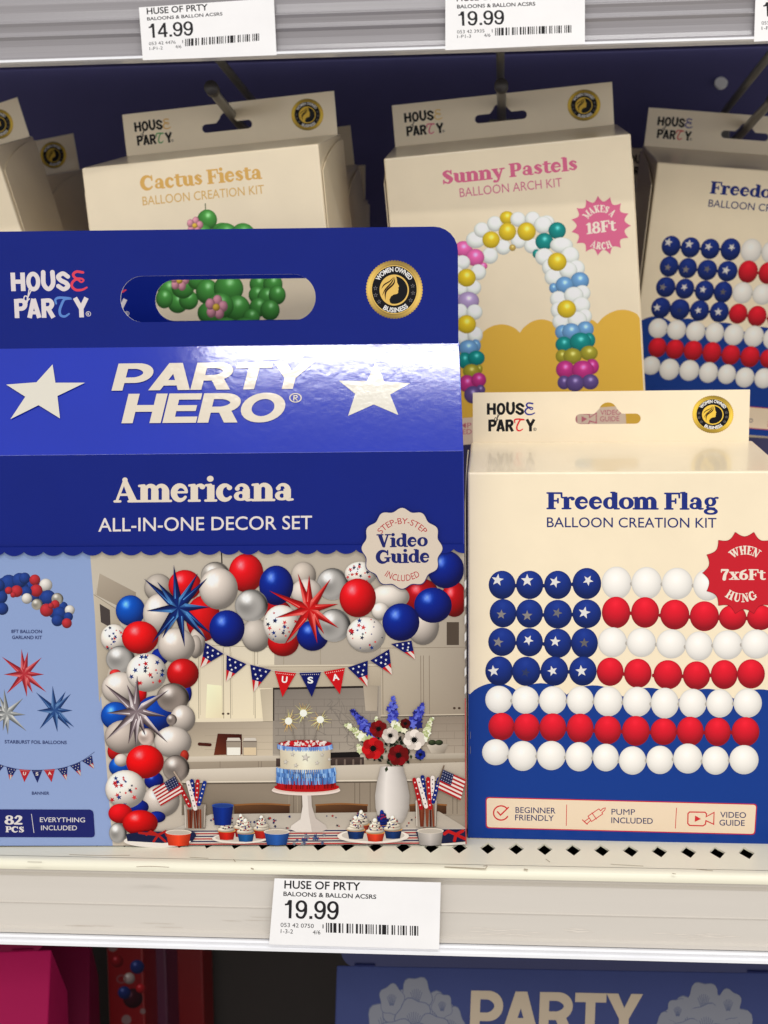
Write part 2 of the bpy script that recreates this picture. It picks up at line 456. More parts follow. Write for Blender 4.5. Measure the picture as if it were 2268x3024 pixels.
# ------------------------------------------------------------------ materials
def mat(name, col=None, rough=.4, spec=.5, metal=0, bump=0, bscale=200, attr=False, coat=0, mottle=0, trans=0, stretch=None, coat_rough=.05):
    m = bpy.data.materials.new(name); m.use_nodes = True
    nt = m.node_tree; b = nt.nodes['Principled BSDF']
    b.inputs['Roughness'].default_value = rough
    b.inputs['Specular IOR Level'].default_value = spec
    b.inputs['Metallic'].default_value = metal
    b.inputs['Coat Weight'].default_value = coat
    b.inputs['Coat Roughness'].default_value = coat_rough
    b.inputs['Transmission Weight'].default_value = trans
    src = None
    if attr:
        a = nt.nodes.new('ShaderNodeAttribute'); a.attribute_name = 'Col'; src = a.outputs['Color']
    tc = nt.nodes.new('ShaderNodeTexCoord')
    vec = tc.outputs['Object']
    if stretch:
        mp = nt.nodes.new('ShaderNodeMapping'); mp.inputs['Scale'].default_value = stretch
        nt.links.new(vec, mp.inputs['Vector']); vec = mp.outputs['Vector']
    if mottle or not attr:
        nz = nt.nodes.new('ShaderNodeTexNoise'); nz.inputs['Scale'].default_value = 35 if not stretch else 10
        nz.inputs['Detail'].default_value = 6
        nt.links.new(vec, nz.inputs['Vector'])
        rp = nt.nodes.new('ShaderNodeValToRGB')
        k = mottle or .03
        c = lin(col) if col else (1, 1, 1)
        rp.color_ramp.elements[0].color = tuple(v * (1 - k) for v in c) + (1,)
        rp.color_ramp.elements[1].color = tuple(min(1, v * (1 + k)) for v in c) + (1,)
        rp.color_ramp.elements[0].position = .3; rp.color_ramp.elements[1].position = .7
        nt.links.new(nz.outputs['Fac'], rp.inputs['Fac'])
        if src is None: nt.links.new(rp.outputs['Color'], b.inputs['Base Color'])
        else:
            mx = nt.nodes.new('ShaderNodeMix'); mx.data_type = 'RGBA'; mx.blend_type = 'MULTIPLY'
            mx.inputs['Factor'].default_value = 1
            nt.links.new(src, mx.inputs[6]); nt.links.new(rp.outputs['Color'], mx.inputs[7])
            nt.links.new(mx.outputs[2], b.inputs['Base Color'])
    else:
        nt.links.new(src, b.inputs['Base Color'])
    if bump:
        n2 = nt.nodes.new('ShaderNodeTexNoise'); n2.inputs['Scale'].default_value = bscale
        n2.inputs['Detail'].default_value = 3
        nt.links.new(vec, n2.inputs['Vector'])
        bp = nt.nodes.new('ShaderNodeBump'); bp.inputs['Strength'].default_value = bump
        bp.inputs['Distance'].default_value = .001
        nt.links.new(n2.outputs['Fac'], bp.inputs['Height']); nt.links.new(bp.outputs['Normal'], b.inputs['Normal'])
    return m


M_INK = mat('printed_ink', attr=True, rough=.30, spec=.12, bump=.06, bscale=60)
M_INKG = mat('glossy_printed_ink', attr=True, rough=.10, spec=.5, bump=.05, bscale=220)
M_INKM = mat('matte_printed_ink', attr=True, rough=.6, spec=.25)
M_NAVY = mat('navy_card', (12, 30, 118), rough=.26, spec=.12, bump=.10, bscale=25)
M_NAVYG = mat('glossy_lit_navy_card', (12, 40, 164), rough=.10, spec=.5, bump=.035, bscale=220)  # brighter copy of the navy card: light on the slanted panel put into the colour
M_CREAM = mat('cream_card', (238, 221, 190), rough=.30, spec=.5, bump=.06, bscale=18, coat=.35, coat_rough=.08)
M_EDGE = mat('raw_card_edge', (238, 234, 226), rough=.8, spec=.2)
M_WALL = mat('navy_wall_paint', (80, 77, 126), rough=.55, spec=.35, bump=.05, bscale=300)
M_SHELF = mat('cream_shelf_enamel', (230, 225, 204), rough=.35, spec=.5, bump=.03, bscale=60, mottle=.015, stretch=(1, 6, 6))
M_FASC = mat('beige_price_channel', (206, 199, 190), rough=.36, spec=.5, mottle=.02, bump=.03, bscale=30, stretch=(.6, 12, 12))
M_FASCU = mat('grey_price_channel', (150, 146, 149), rough=.22, spec=.55, mottle=.06, bump=.06, bscale=20, stretch=(.25, 60, 60))
M_CLEAR = mat('clear_plastic_rail', (236, 236, 240), rough=.15, spec=.6)
M_PAPER = mat('white_label_paper', (240, 238, 238), rough=.55, spec=.3)
M_WIRE = mat('grey_steel_wire', (128, 126, 120), rough=.35, metal=.35, spec=.5)
M_CAP = mat('dark_rubber_tip', (58, 54, 52), rough=.5)
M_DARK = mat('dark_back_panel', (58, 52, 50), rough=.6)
M_WHITE = mat('lit_opening_white', (245, 245, 245), rough=.4)
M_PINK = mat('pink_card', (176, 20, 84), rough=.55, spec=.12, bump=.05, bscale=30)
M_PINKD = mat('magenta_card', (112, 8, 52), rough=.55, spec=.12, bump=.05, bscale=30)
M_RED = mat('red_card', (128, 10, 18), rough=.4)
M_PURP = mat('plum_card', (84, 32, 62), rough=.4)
M_SLATE = mat('slate_blue_card', (58, 68, 118), rough=.5, spec=.15, bump=.06, bscale=30)


# ------------------------------------------------------------------ objects
def mesh_obj(name, verts, faces, m, parent=None, bevel=0, smooth=False):
    me = bpy.data.meshes.new(name)
    me.from_pydata([tuple(map(float, v)) for v in verts], [], faces)
    bm = bmesh.new(); bm.from_mesh(me)
    bmesh.ops.recalc_face_normals(bm, faces=bm.faces[:])
    bm.to_mesh(me); bm.free()
    me.materials.append(m)
    o = bpy.data.objects.new(name, me); COL.objects.link(o); o.parent = parent
    if bevel:
        md = o.modifiers.new('bevel', 'BEVEL'); md.width = bevel; md.segments = 3; md.limit_method = 'ANGLE'; md.angle_limit = math.radians(25)
        md.harden_normals = False
    if smooth:
        for p in me.polygons: p.use_smooth = True
    return o


def thing(name, label, cat, loc=(0, 0, 0), rot=(0, 0, 0), group=None):
    o = bpy.data.objects.new(name, None); COL.objects.link(o)
    o.empty_display_size = .03
    o.location = loc; o.rotation_euler = rot
    o['label'] = label; o['category'] = cat
    if group: o['group'] = group
    return o


def tag(o, label=None, cat=None, group=None, kind=None):
    for k, v in (('label', label), ('category', cat), ('group', group), ('kind', kind)):
        if v: o[k] = v
    return o


def mats(o):
    m = Matrix.LocRotScale(o.location, o.rotation_euler, None)
    A = np.array(m); return A, np.linalg.inv(A)


def extrude_x(name, prof, x0, x1, m, parent=None, smooth=False, n=1):
    """closed (y,z) profile swept along x"""
    k = len(prof); v = []; f = []
    for i in range(n + 1):
        x = x0 + (x1 - x0) * i / n
        v += [(x, p[0], p[1]) for p in prof]
    for i in range(n):
        for j in range(k):
            a, b = i * k + j, i * k + (j + 1) % k
            f.append((a, b, b + k, a + k))
    f.append(tuple(range(k))); f.append(tuple(range(n * k, n * k + k)))
    return mesh_obj(name, v, f, m, parent)


def slab(name, outer, holes, M4, thick, m, parent, medge=None):
    """card panel in its local (u,v) plane with cut-outs; M4 maps (u,v,w)->parent space"""
    c = bpy.data.curves.new(name, 'CURVE'); c.dimensions = '2D'; c.fill_mode = 'BOTH'; c.extrude = thick / 2
    for lp in [outer] + holes:
        sp = c.splines.new('POLY'); sp.points.add(len(lp) - 1)
        for q, p in zip(sp.points, lp): q.co = (p[0], p[1], 0, 1)
        sp.use_cyclic_u = True
    t = bpy.data.objects.new(name, c); COL.objects.link(t)
    dg = bpy.context.evaluated_depsgraph_get()
    me = bpy.data.meshes.new_from_object(t.evaluated_get(dg))
    bpy.data.objects.remove(t); bpy.data.curves.remove(c)
    me.transform(Matrix(np.array(M4).tolist()))
    me.materials.clear(); me.materials.append(m)
    nl = Vector(np.array(M4)[:3, 2])
    if medge:
        me.materials.append(medge)
        for p in me.polygons:
            if abs(p.normal.dot(nl)) < .5: p.material_index = 1
    me.name = name
    o = bpy.data.objects.new(name, me); COL.objects.link(o); o.parent = parent
    return o


def tube(name, pts, r, m, parent=None, n=12, cap=True):
    v = []; f = []; P = [Vector(p) for p in pts]
    for i, p in enumerate(P):
        t = (P[min(i + 1, len(P) - 1)] - P[max(i - 1, 0)]).normalized()
        a = t.orthogonal().normalized() if i == 0 else (a - t * a.dot(t)).normalized()
        b = t.cross(a)
        for k in range(n):
            w = 2 * math.pi * k / n; v.append(p + (a * math.cos(w) + b * math.sin(w)) * r)
    for i in range(len(P) - 1):
        for k in range(n):
            f.append((i * n + k, i * n + (k + 1) % n, (i + 1) * n + (k + 1) % n, (i + 1) * n + k))
    if cap: f += [tuple(range(n)), tuple(range((len(P) - 1) * n, len(P) * n))]
    return mesh_obj(name, v, f, m, parent, smooth=True)


def rrect(x0, y0, x1, y1, r, n=8):
    out = []
    for cx, cy, a0 in ((x1 - r, y1 - r, 0), (x0 + r, y1 - r, 90), (x0 + r, y0 + r, 180), (x1 - r, y0 + r, 270)):
        for i in range(n + 1):
            a = math.radians(a0 + 90 * i / n); out.append((cx + r * math.cos(a), cy + r * math.sin(a)))
    return out


# ------------------------------------------------------------------ setting
ZS = -.25                                     # top of the lower shelf
YL = .654                                      # its front lip
o = mesh_obj('back_wall', [(-1.2, 1.25, -.31), (1.2, 1.25, -.31), (1.2, 1.25, .9), (-1.2, 1.25, .9), (-1.2, 1.27, -.31), (1.2, 1.27, -.31), (1.2, 1.27, .9), (-1.2, 1.27, .9)],
             [(0, 1, 2, 3), (4, 5, 6, 7), (0, 1, 5, 4), (1, 2, 6, 5), (2, 3, 7, 6), (3, 0, 4, 7)], M_WALL)
tag(o, kind='structure')
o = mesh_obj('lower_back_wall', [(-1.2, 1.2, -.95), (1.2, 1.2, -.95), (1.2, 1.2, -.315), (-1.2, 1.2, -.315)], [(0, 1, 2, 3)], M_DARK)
tag(o, kind='structure')
p = at(FV(1557, 180), 1.25)
opening = mesh_obj('lit_opening', *(lambda n: ([(p[0] + .0055 * math.cos(2 * math.pi * k / n), 1.2495 - .003 * j, p[2] + .0055 * (1 - .25 * j) * math.sin(2 * math.pi * k / n)) for j in range(2) for k in range(n)],
                [tuple(range(n)), tuple(range(n, 2 * n))] + [(k, (k + 1) % n, n + (k + 1) % n, n + k) for k in range(n)]))(20), M_WHITE)  # white disc painted in place of light showing through a small wall hole
tag(opening, 'white dot for a small lit plug in the navy wall at upper right', 'lit plug')


def arc(cx, cy, r, a0, a1, n=6):
    return [(cx + r * math.cos(math.radians(a0 + (a1 - a0) * i / n)), cy + r * math.sin(math.radians(a0 + (a1 - a0) * i / n))) for i in range(n + 1)]


# lower shelf: perforated steel tray with a rounded nose
sh = thing('lower_shelf', 'cream steel shelf with diamond perforations carrying the blue and cream front boxes', 'shelf', (0, .9, ZS - .012))
DIA = [D2(x, y) for x, y in ((83, 78), (206, 79), (325, 80), (448, 78), (571, 81), (695, 84), (817, 84), (940, 88), (1063, 92), (1187, 95), (1313, 97), (1440, 100), (1567, 102), (1690, 104))]
def floor(px): v = ray(px)[0]; return v * (ZS / v[2])
dp = [floor(q) for q in DIA]
pitch = (dp[-2][0] - dp[4][0]) / 8; dx0 = dp[4][0]; dy0 = sum(q[1] for q in dp[3:]) / len(dp[3:])
plate_o = [(-1.2, YL + .006), (1.2, YL + .006), (1.2, 1.24), (-1.2, 1.24)]
hw, hd = pitch * .275, .0085
holes = [[(dx0 + i * pitch - hw, dy0), (dx0 + i * pitch, dy0 - hd), (dx0 + i * pitch + hw, dy0), (dx0 + i * pitch, dy0 + hd)] for i in range(-22, 23)]
M4 = np.eye(4); M4[2, 3] = .0115; M4[1, 3] = -.9
slab('shelf_plate', plate_o, holes, M4, .001, M_SHELF, sh)
LZ = .012
r_ = .0036
prof = [(YL + .0065 - .9, LZ)] + [(a - .9, b + LZ) for a, b in arc(YL + r_, -r_, r_, 90, 200)] + [(YL + .0034 - .9, -r_ * 1.5 + LZ), (YL + .0065 - .9, -r_ * 1.5 + LZ)]
o = extrude_x('shelf_nose', prof, -1.2, 1.2, M_SHELF, sh)
for q in o.data.polygons: q.use_smooth = True
md = o.modifiers.new('es', 'EDGE_SPLIT'); md.split_angle = .6
mesh_obj('shelf_underside', [(-1.2, YL + .02 - .9, -.02), (1.2, YL + .02 - .9, -.02), (1.2, .34, -.02), (-1.2, .34, -.02)], [(0, 1, 2, 3)], M_DARK, sh)
# price channel
ch = thing('lower_price_channel', 'beige plastic price channel along the front edge of the lower shelf', 'price channel', (0, YL, ZS - .004))
zb = -.0400
prof = [(.0058, -.0012), (.0044, -.0012), (.0044, -.0022), (.0044, -.0038), (.0030, -.0052), (.0030, -.0056), (.0030, -.0190), (.0024, -.0193), (.0030, -.0196), (.0030, zb + .008), (.0010, zb + .0072), (.0010, zb + .0052), (.0022, zb + .005), (.0060, zb + .005), (.0060, -.0012)]
extrude_x('channel_face', prof, -1.2, 1.2, M_FASC, ch)
prof = [(.0045, zb + .0046), (-.0006, zb + .0046), (-.0012, zb + .0036), (-.0002, zb + .003), (-.0002, zb + .0016), (-.0012, zb + .001), (-.0012, zb - .0005), (.0045, zb - .0005)]
extrude_x('clear_rail', prof, -1.2, 1.2, M_CLEAR, ch)
# upper shelf
YU = .839; ZU = .185
us = thing('upper_shelf', 'grey ribbed shelf front across the top above the hanging boxes', 'shelf', (0, YU, ZU))
prof = [(.0, .0015), (.0, .0022), (.0026, .0034), (.0034, .006), (.0032, .010), (.0022, .0135), (.0006, .0152), (.0006, .0158), (.0022, .0164), (.0030, .0185), (.0020, .0215), (.0008, .0232), (.0008, .0238), (.0034, .0248), (.0036, .030), (.0026, .0345), (.0026, .095), (.010, .095), (.010, .0015)]
extrude_x('channel_face', prof, -1.3, 1.3, M_FASCU, us)
prof = [(-.0012, 0), (-.0012, .0014), (.010, .0014), (.010, -.0004), (.002, -.0004)]
extrude_x('clear_rail', prof, -1.3, 1.3, M_CLEAR, us)
mesh_obj('shelf_plate', [(-1.3, .0104, .082), (1.3, .0104, .082), (1.3, .40, .082), (-1.3, .40, .082), (-1.3, .0104, .092), (1.3, .0104, .092), (1.3, .40, .092), (-1.3, .40, .092)],
         [(0, 1, 2, 3), (4, 5, 6, 7), (0, 1, 5, 4), (1, 2, 6, 5), (2, 3, 7, 6), (3, 0, 4, 7)], M_WALL, us)
# bottom shelf far below (holds the lower boxes)
o = mesh_obj('bottom_shelf', [(-1.2, .66, -.66), (1.2, .66, -.66), (1.2, 1.195, -.66), (-1.2, 1.195, -.66), (-1.2, .66, -.69), (1.2, .66, -.69), (1.2, 1.195, -.69), (-1.2, 1.195, -.69)],
             [(0, 1, 2, 3), (4, 5, 6, 7), (0, 1, 5, 4), (1, 2, 6, 5), (2, 3, 7, 6), (3, 0, 4, 7)], M_SHELF)
tag(o, 'cream base shelf under the pink and slate blue boxes', 'shelf')


# ------------------------------------------------------------------ logo, seal
LOGO = [('k', [l((46, 183, 16), (46, 248, 16), cap='b'), l((80, 183, 16), (80, 248, 16), cap='b'), l((46, 215, 15), (80, 215, 15), cap='b'),
               ring(116, 215, 17, 27, 15, 15), s((152, 183, 16), (152, 224, 16), (168, 242, 15), (184, 224, 16), (184, 183, 16)),
               s((237, 199, 15), (220, 188, 15), (204, 199, 16), (212, 212, 16), (230, 222, 16), (235, 234, 16), (220, 243, 15), (202, 232, 15)),
               l((54, 276, 16), (54, 343, 16), cap='b'), s((54, 283, 15), (76, 283, 15), (84, 296, 16), (75, 309, 15), (54, 310, 15)),
               l((97, 343, 16), (114, 276, 16), cap='b'), l((114, 276, 16), (131, 343, 16), cap='b'), l((103, 325, 11), (125, 325, 11)),
               l((148, 276, 16), (148, 343, 16), cap='b'), s((148, 283, 15), (170, 283, 15), (177, 296, 16), (168, 309, 15), (148, 310, 15)), l((163, 310, 15), (180, 343, 16), cap='b'),
               l((258, 274, 16), (278, 312, 16), cap='b'), l((298, 274, 16), (278, 312, 16), cap='b'), l((278, 308, 16), (278, 343, 16), cap='b')]),
        ('o', [s((80, 276, 4), (84, 266, 4), (92, 268, 4), (92, 280, 4), (84, 284, 4), (80, 276, 4)), s((92, 276, 4), (102, 256, 4), (108, 244, 4), (102, 240, 4), (98, 254, 4), (92, 286, 4), (84, 298, 4), (82, 290, 4), (100, 276, 4))]),
        ('e', [s((290, 185, 9), (268, 182, 9), (256, 192, 9), (264, 205, 9), (284, 207, 7), (291, 213, 6), (282, 219, 6), (269, 209, 8), (254, 217, 9), (249, 232, 9), (262, 246, 9), (284, 246, 8), (301, 238, 6))]),
        ('t', [s((192, 294, 6), (190, 280, 8), (204, 273, 9), (242, 276, 8), (222, 279, 8), (211, 296, 9), (203, 318, 9), (206, 335, 9), (220, 339, 8), (235, 330, 6))]),
        ('r', [ring(302, 331, 8, 8, 2, 2), l((300, 335, 2), (300, 327, 2), (304, 329, 2), (300, 331, 2), (304, 335, 2))])]


def logo(art, tl, tr, bl, black, ce, ct, name, parent, m):
    """tl,tr,bl: photo px of the logo's top-left, top-right, bottom-left"""
    tl, tr, bl = (np.array(q, float) for q in (tl, tr, bl))
    fn = lambda x, y: tl + (tr - tl) * ((x - 38) / 263.) + (bl - tl) * ((y - 179) / 166.)
    for kind, sh in LOGO:
        c = {'k': black, 'o': black, 'e': ce, 't': ct, 'r': black}[kind]
        sh2 = [(v, f, z + .4 * i) for i, (v, f, z) in enumerate(sh)]
        art.shapes(sh2, fn, c)
    return art.build(name, parent, m)


def seal(art, c, r, rot, parent, m, gold=(214, 176, 92)):
    """round gold award seal; c centre px, r = (rx, ry) px"""
    c = np.array(c, float); cr_, sr = math.cos(math.radians(rot)), math.sin(math.radians(rot))
    def fn(x, y):
        x = (x - 755) / 560.; y = (y - 690) / 575.
        return (c[0] + r[0] * (x * cr_ - y * sr), c[1] + r[1] * (x * sr + y * cr_))
    g = np.array(gold, float)
    n = 120; px = [fn(755, 690)]; cols = [tuple(g)]
    for k in (.78, .9, 1.0):
        for i in range(n):
            a = 2 * math.pi * i / n; q = 560 * k * (1 if k < 1 else (1.0 if i % 2 else .975))
            px.append(fn(755 + q * math.cos(a), 690 + q * 1.02 * math.sin(a)))
            t = .88 + .22 * math.sin(2 * a + 1.1) + (.12 if k == .9 else -.04)
            cols.append(tuple(np.clip(g * t, 0, 250)))
    f = [(0, 1 + i, 1 + (i + 1) % n) for i in range(n)]
    for k in range(2):
        f += [(1 + k * n + i, 1 + k * n + n + i, 1 + k * n + n + (i + 1) % n, 1 + k * n + (i + 1) % n) for i in range(n)]
    art.raw(np.array(px), f, cols); art.up()
    E = lambda cx, cy, a, b: [fn(cx + a * math.cos(t), cy + b * math.sin(t)) for t in np.linspace(0, 2 * math.pi, 48, endpoint=False)]
    art.poly(E(755, 690, 452, 470), tuple(np.clip(g * 1.18, 0, 250)))
    art.poly(E(755, 690, 440, 457), (16, 14, 20))
    art.poly(E(752, 700, 288, 300), tuple(np.clip(g * 1.12, 0, 250)))
    art.poly([fn(x, y) for x, y in [(800, 450), (812, 500), (815, 560), (830, 590), (850, 632), (832, 655), (838, 690), (826, 718), (830, 750), (805, 775), (740, 785), (685, 820), (652, 880), (662, 940), (700, 966)]
                 + [(752 + 262 * math.cos(t), 700 + 268 * math.sin(t)) for t in np.linspace(1.75, -1.40, 22)]], (14, 14, 20))
    for pts in ([(745, 450, 5), (680, 520, 20), (560, 590, 24), (505, 665, 5)], [(760, 455, 5), (700, 560, 26), (580, 680, 24), (515, 795, 4)], [(775, 460, 5), (740, 580, 30), (590, 720, 34), (572, 880, 5)]):
        art.shapes([s(*pts)], fn, (44, 18, 12))
    art.arctext(font_shape('WOMEN OWNED', .03), fn, 755, 690, 335, 92, 149, 29, (245, 242, 238), ky=1.03)
    art.arctext(font_shape('BUSINESS', .03), fn, 755, 690, 432, -92, -124, -52, (245, 242, 238), ky=1.03)
    for sx, sy in ((385, 650), (385, 785), (448, 915), (1118, 632), (1120, 770), (1068, 908)):
        art.star(fn, sx, sy, 48, (120, 116, 116), up=.6); art.star(fn, sx, sy, 28, (16, 14, 20), up=.6)
    return art.build('seal', parent, m)

# ================================================================== big blue gable box
YAW = math.radians(3.76)
NB = np.array([math.sin(YAW), -math.cos(YAW), 0]); UB = np.array([math.cos(YAW), math.sin(YAW), 0])
BR = at(C8(133, 1362), .688)
def hit(px, P0, N): d = ray(px)[0]; return d * ((np.array(P0) @ N) / (d @ N))
bl_c = BR - UB * .134
big = thing('gift_box', 'big blue gable box with handle and white stars, front one on the cream shelf', 'gift box',
            (float(bl_c[0]), float(bl_c[1]), ZS), (0, 0, YAW), 'blue gable boxes on the shelf')
AB, IB = mats(big)
def loc_(P, I): return (np.append(np.array(P, float), 1) @ I.T)[:3]
HOFF = .028
Ph = BR - NB * HOFF                            # handle plane
fR = loc_(hit(C4(1622, 37), BR, NB), IB); fL = loc_(hit((-170, 1335), BR, NB), IB)
sR = loc_(hit(C3(1607, 424), Ph, NB), IB); sL = loc_(hit((-170, 1029), Ph, NB), IB)
bR = loc_(BR, IB); bR[2] = .003; bLx = fL[0] - .003
TB = .074
y0 = bR[1]
v = [(bLx, y0, .003), (bR[0], y0, .003), (fR[0], y0, fR[2]), (fL[0], y0, fR[2]), (sL[0], y0 + HOFF, sR[2]), (sR[0], y0 + HOFF, sR[2]),
     (bLx, y0 + TB, .003), (bR[0], y0 + TB, .003), (fR[0], y0 + TB, fR[2]), (fL[0], y0 + TB, fR[2])]
f = [(0, 1, 2, 3), (3, 2, 5, 4), (4, 5, 8, 9), (9, 8, 7, 6), (0, 6, 7, 1), (1, 7, 8, 5, 2), (0, 3, 4, 9, 6)]
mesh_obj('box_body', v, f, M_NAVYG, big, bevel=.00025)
mesh_obj('base_shade', [(bLx + .001, y0 + .0012, 0), (bR[0] - .001, y0 + .0012, 0), (bR[0] - .001, y0 + TB - .001, 0), (bLx + .001, y0 + TB - .001, 0)] + [(bLx + .001, y0 + .0012, .0034), (bR[0] - .001, y0 + .0012, .0034), (bR[0] - .001, y0 + TB - .001, .0034), (bLx + .001, y0 + TB - .001, .0034)],
         [(0, 1, 2, 3), (4, 5, 6, 7), (0, 1, 5, 4), (1, 2, 6, 5), (2, 3, 7, 6), (3, 0, 4, 7)], mat('base_shade_navy', (22, 24, 60), rough=.6), big)  # dark slab in place of the contact shadow under the box
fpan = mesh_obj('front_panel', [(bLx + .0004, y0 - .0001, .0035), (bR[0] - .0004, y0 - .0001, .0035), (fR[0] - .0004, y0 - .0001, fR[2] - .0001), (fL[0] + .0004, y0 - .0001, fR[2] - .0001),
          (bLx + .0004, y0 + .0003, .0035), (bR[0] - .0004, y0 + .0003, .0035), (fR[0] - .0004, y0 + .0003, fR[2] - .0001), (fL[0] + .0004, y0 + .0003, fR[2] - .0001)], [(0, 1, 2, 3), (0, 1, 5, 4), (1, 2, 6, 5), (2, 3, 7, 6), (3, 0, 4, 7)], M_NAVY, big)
# handle panel with its slot
hp = lambda px: loc_(hit(px, Ph, NB), IB)
def h2(px): q = hp(px); return (q[0], q[2])
tR = h2(C3(1590, 22)); bt = h2(C3(1604, 424)); tL = h2((-150, 697)); rr_ = .0125
outer = [(bt[0], sR[2] - .001), (bt[0], tR[1] - rr_)] + arc(bt[0] - rr_, tR[1] - rr_, rr_, 0, 90) + [(tL[0] + rr_, tR[1] + .0005)] + arc(tL[0] + rr_, tR[1] - rr_ + .0005, rr_, 90, 180) + [(tL[0], sR[2] - .001)]
a = h2(C3(420, 197)); b = h2(C3(1106, 350))
slot = rrect(a[0], b[1], b[0], a[1], (a[1] - b[1]) / 2 * .98, 10)
M4 = np.eye(4); M4[:3, 0] = (1, 0, 0); M4[:3, 1] = (0, 0, 1); M4[:3, 2] = (0, -1, 0); M4[1, 3] = y0 + HOFF
hpan = slab('handle_panel', outer, [slot], M4, .0012, M_NAVY, big, M_EDGE)
NAVY = (14, 34, 122)
# printing : slanted panel
Ns = np.cross(sR - fR, fL - fR); Ns = Ns / np.linalg.norm(Ns); Ns = Ns * (-1 if Ns[1] > 0 else 1)
Nsw = AB[:3, :3] @ Ns; Psw = AB[:3, :3] @ fR + AB[:3, 3]
ar = Art(Psw, Nsw, IB, GF, layer=4)
WHT = (226, 220, 206)
ar.poly([E1(x, y) for x, y in ((368, 62), (388, 190), (595, 190), (402, 283), (420, 440), (270, 347), (73, 445), (177, 288), (43, 203), (255, 187))], WHT)
ar.build('white_star', big, M_INKG)
ar.poly([C3(x, y) for x, y in ((1315, 498), (1345, 565), (1436, 571), (1365, 610), (1394, 682), (1308, 645), (1218, 685), (1243, 608), (1186, 562), (1284, 563))], WHT)
ar.build('white_star', big, M_INKG)
ar.text(run_shape('PARTY', HEAVY, -.02), C3(390, 597), C3(1078, 590), np.array(C3(415, 502)) - np.array(C3(390, 597)), (228, 216, 198))
ar.text(run_shape('HERO', HEAVY, -.02), C3(425, 711), C3(985, 707), np.array(C3(450, 608)) - np.array(C3(425, 711)), (228, 216, 198))
ar.shapes([ring(1034, 622, 20, 15, 4, 3), l((1028, 630, 4), (1029, 614, 4)), s((1029, 615, 3), (1038, 614, 3), (1039, 621, 3), (1030, 623, 3)), l((1033, 623, 3), (1040, 631, 3))], C3, (228, 216, 198))
ar.build('title_lettering', big, M_INKG)
# handle printing
ah = Art(Ph + NB * .0006, NB, IB, GF, layer=4)
logo(ah, C3(36, 180), C3(301, 177), C3(44, 345), (232, 222, 222), (232, 70, 92), (96, 140, 214), 'logo', hpan, M_INK)
seal(ah, C3(1380, 243), (100 * .8439, 104 * .8439), -2, hpan, M_INK)

# ---- front face picture
af = Art(BR + NB * .0001, NB, IB, GF, layer=3)
SK = lambda i: (-42.6 + 57.6 * i, 1629.4 - .38 * i)          # cusps of the scalloped awning edge
top_y = lambda x: 1624 - .0066 * x
# left info column
col_r = [C5(618, 60), C5(775, 2090)]
af.quad([(-172, 1622), col_r[0], col_r[1], (-172, 2497.5)], [(146, 168, 214), (146, 168, 214), (152, 172, 218), (152, 172, 218)])
af.build('info_column', fpan, M_INK)
# kitchen photograph
af.curve = (110, 1.32)
W1, W2, W3 = (178, 166, 150), (165, 152, 137), (150, 137, 122)
af.quad([col_r[0], (1371, 1611), (1377, 2491), col_r[1]], [(184, 174, 158), (172, 160, 146), W3, (190, 178, 164)])
# ceiling soffit and left cabinet
af.quad([D6(95, 205), D6(335, 330), D6(335, 480), D6(70, 345)], [(168, 155, 138), (150, 137, 122), (140, 127, 112), (160, 147, 130)])
af.quad([D6(60, 345), D6(205, 440), D6(240, 560), D6(95, 1050)], [(186, 174, 155), (176, 163, 145), (165, 152, 134), (172, 160, 142)])
af.quad([D6(98, 405), D6(165, 445), D6(170, 560), D6(106, 525)], (84, 76, 74))
af.line(D6, [(60, 345), (200, 435)], 4, (140, 126, 110)); af.line(D6, [(95, 205), (75, 345)], 3, (196, 184, 166))
af.line(D6, [(893, 50), (897, 145)], 8, (40, 32, 32))
# upper cabinets
af.quad([D6(660, 640), D6(1240, 655), D6(1235, 1165), D6(690, 1168)], [(196, 184, 164), (204, 193, 172), (222, 207, 176), (214, 200, 172)])
af.quad([D6(800, 930), D6(900, 940), D6(905, 1150), D6(790, 1150)], [(238, 222, 182), (230, 214, 176), (214, 198, 164), (226, 210, 174)])
for x in (742, 905, 950, 1110): af.line(D6, [(x, 690), (x + 4, 1155)], 4, (150, 138, 118))
for x in (752, 896, 960, 1100): af.line(D6, [(x, 720), (x + 4, 1130)], 2.5, (176, 163, 140))
af.line(D6, [(760, 675), (1240, 690)], 3, (150, 138, 118))
for x in (1130, 1300, 1540): af.line(D6, [(x, 650), (x, 800)], 3, (156, 143, 124))
af.quad([D6(690, 1155), D6(1237, 1152), D6(1237, 1172), D6(690, 1180)], (214, 200, 174))
af.line(D6, [(690, 1182), (1237, 1175)], 5, (118, 104, 90))
for x in (905, 938): af.poly([D6(x + 9 * math.cos(t), 1123 + 7 * math.sin(t)) for t in np.linspace(0, 6.28, 12)], (96, 78, 66))
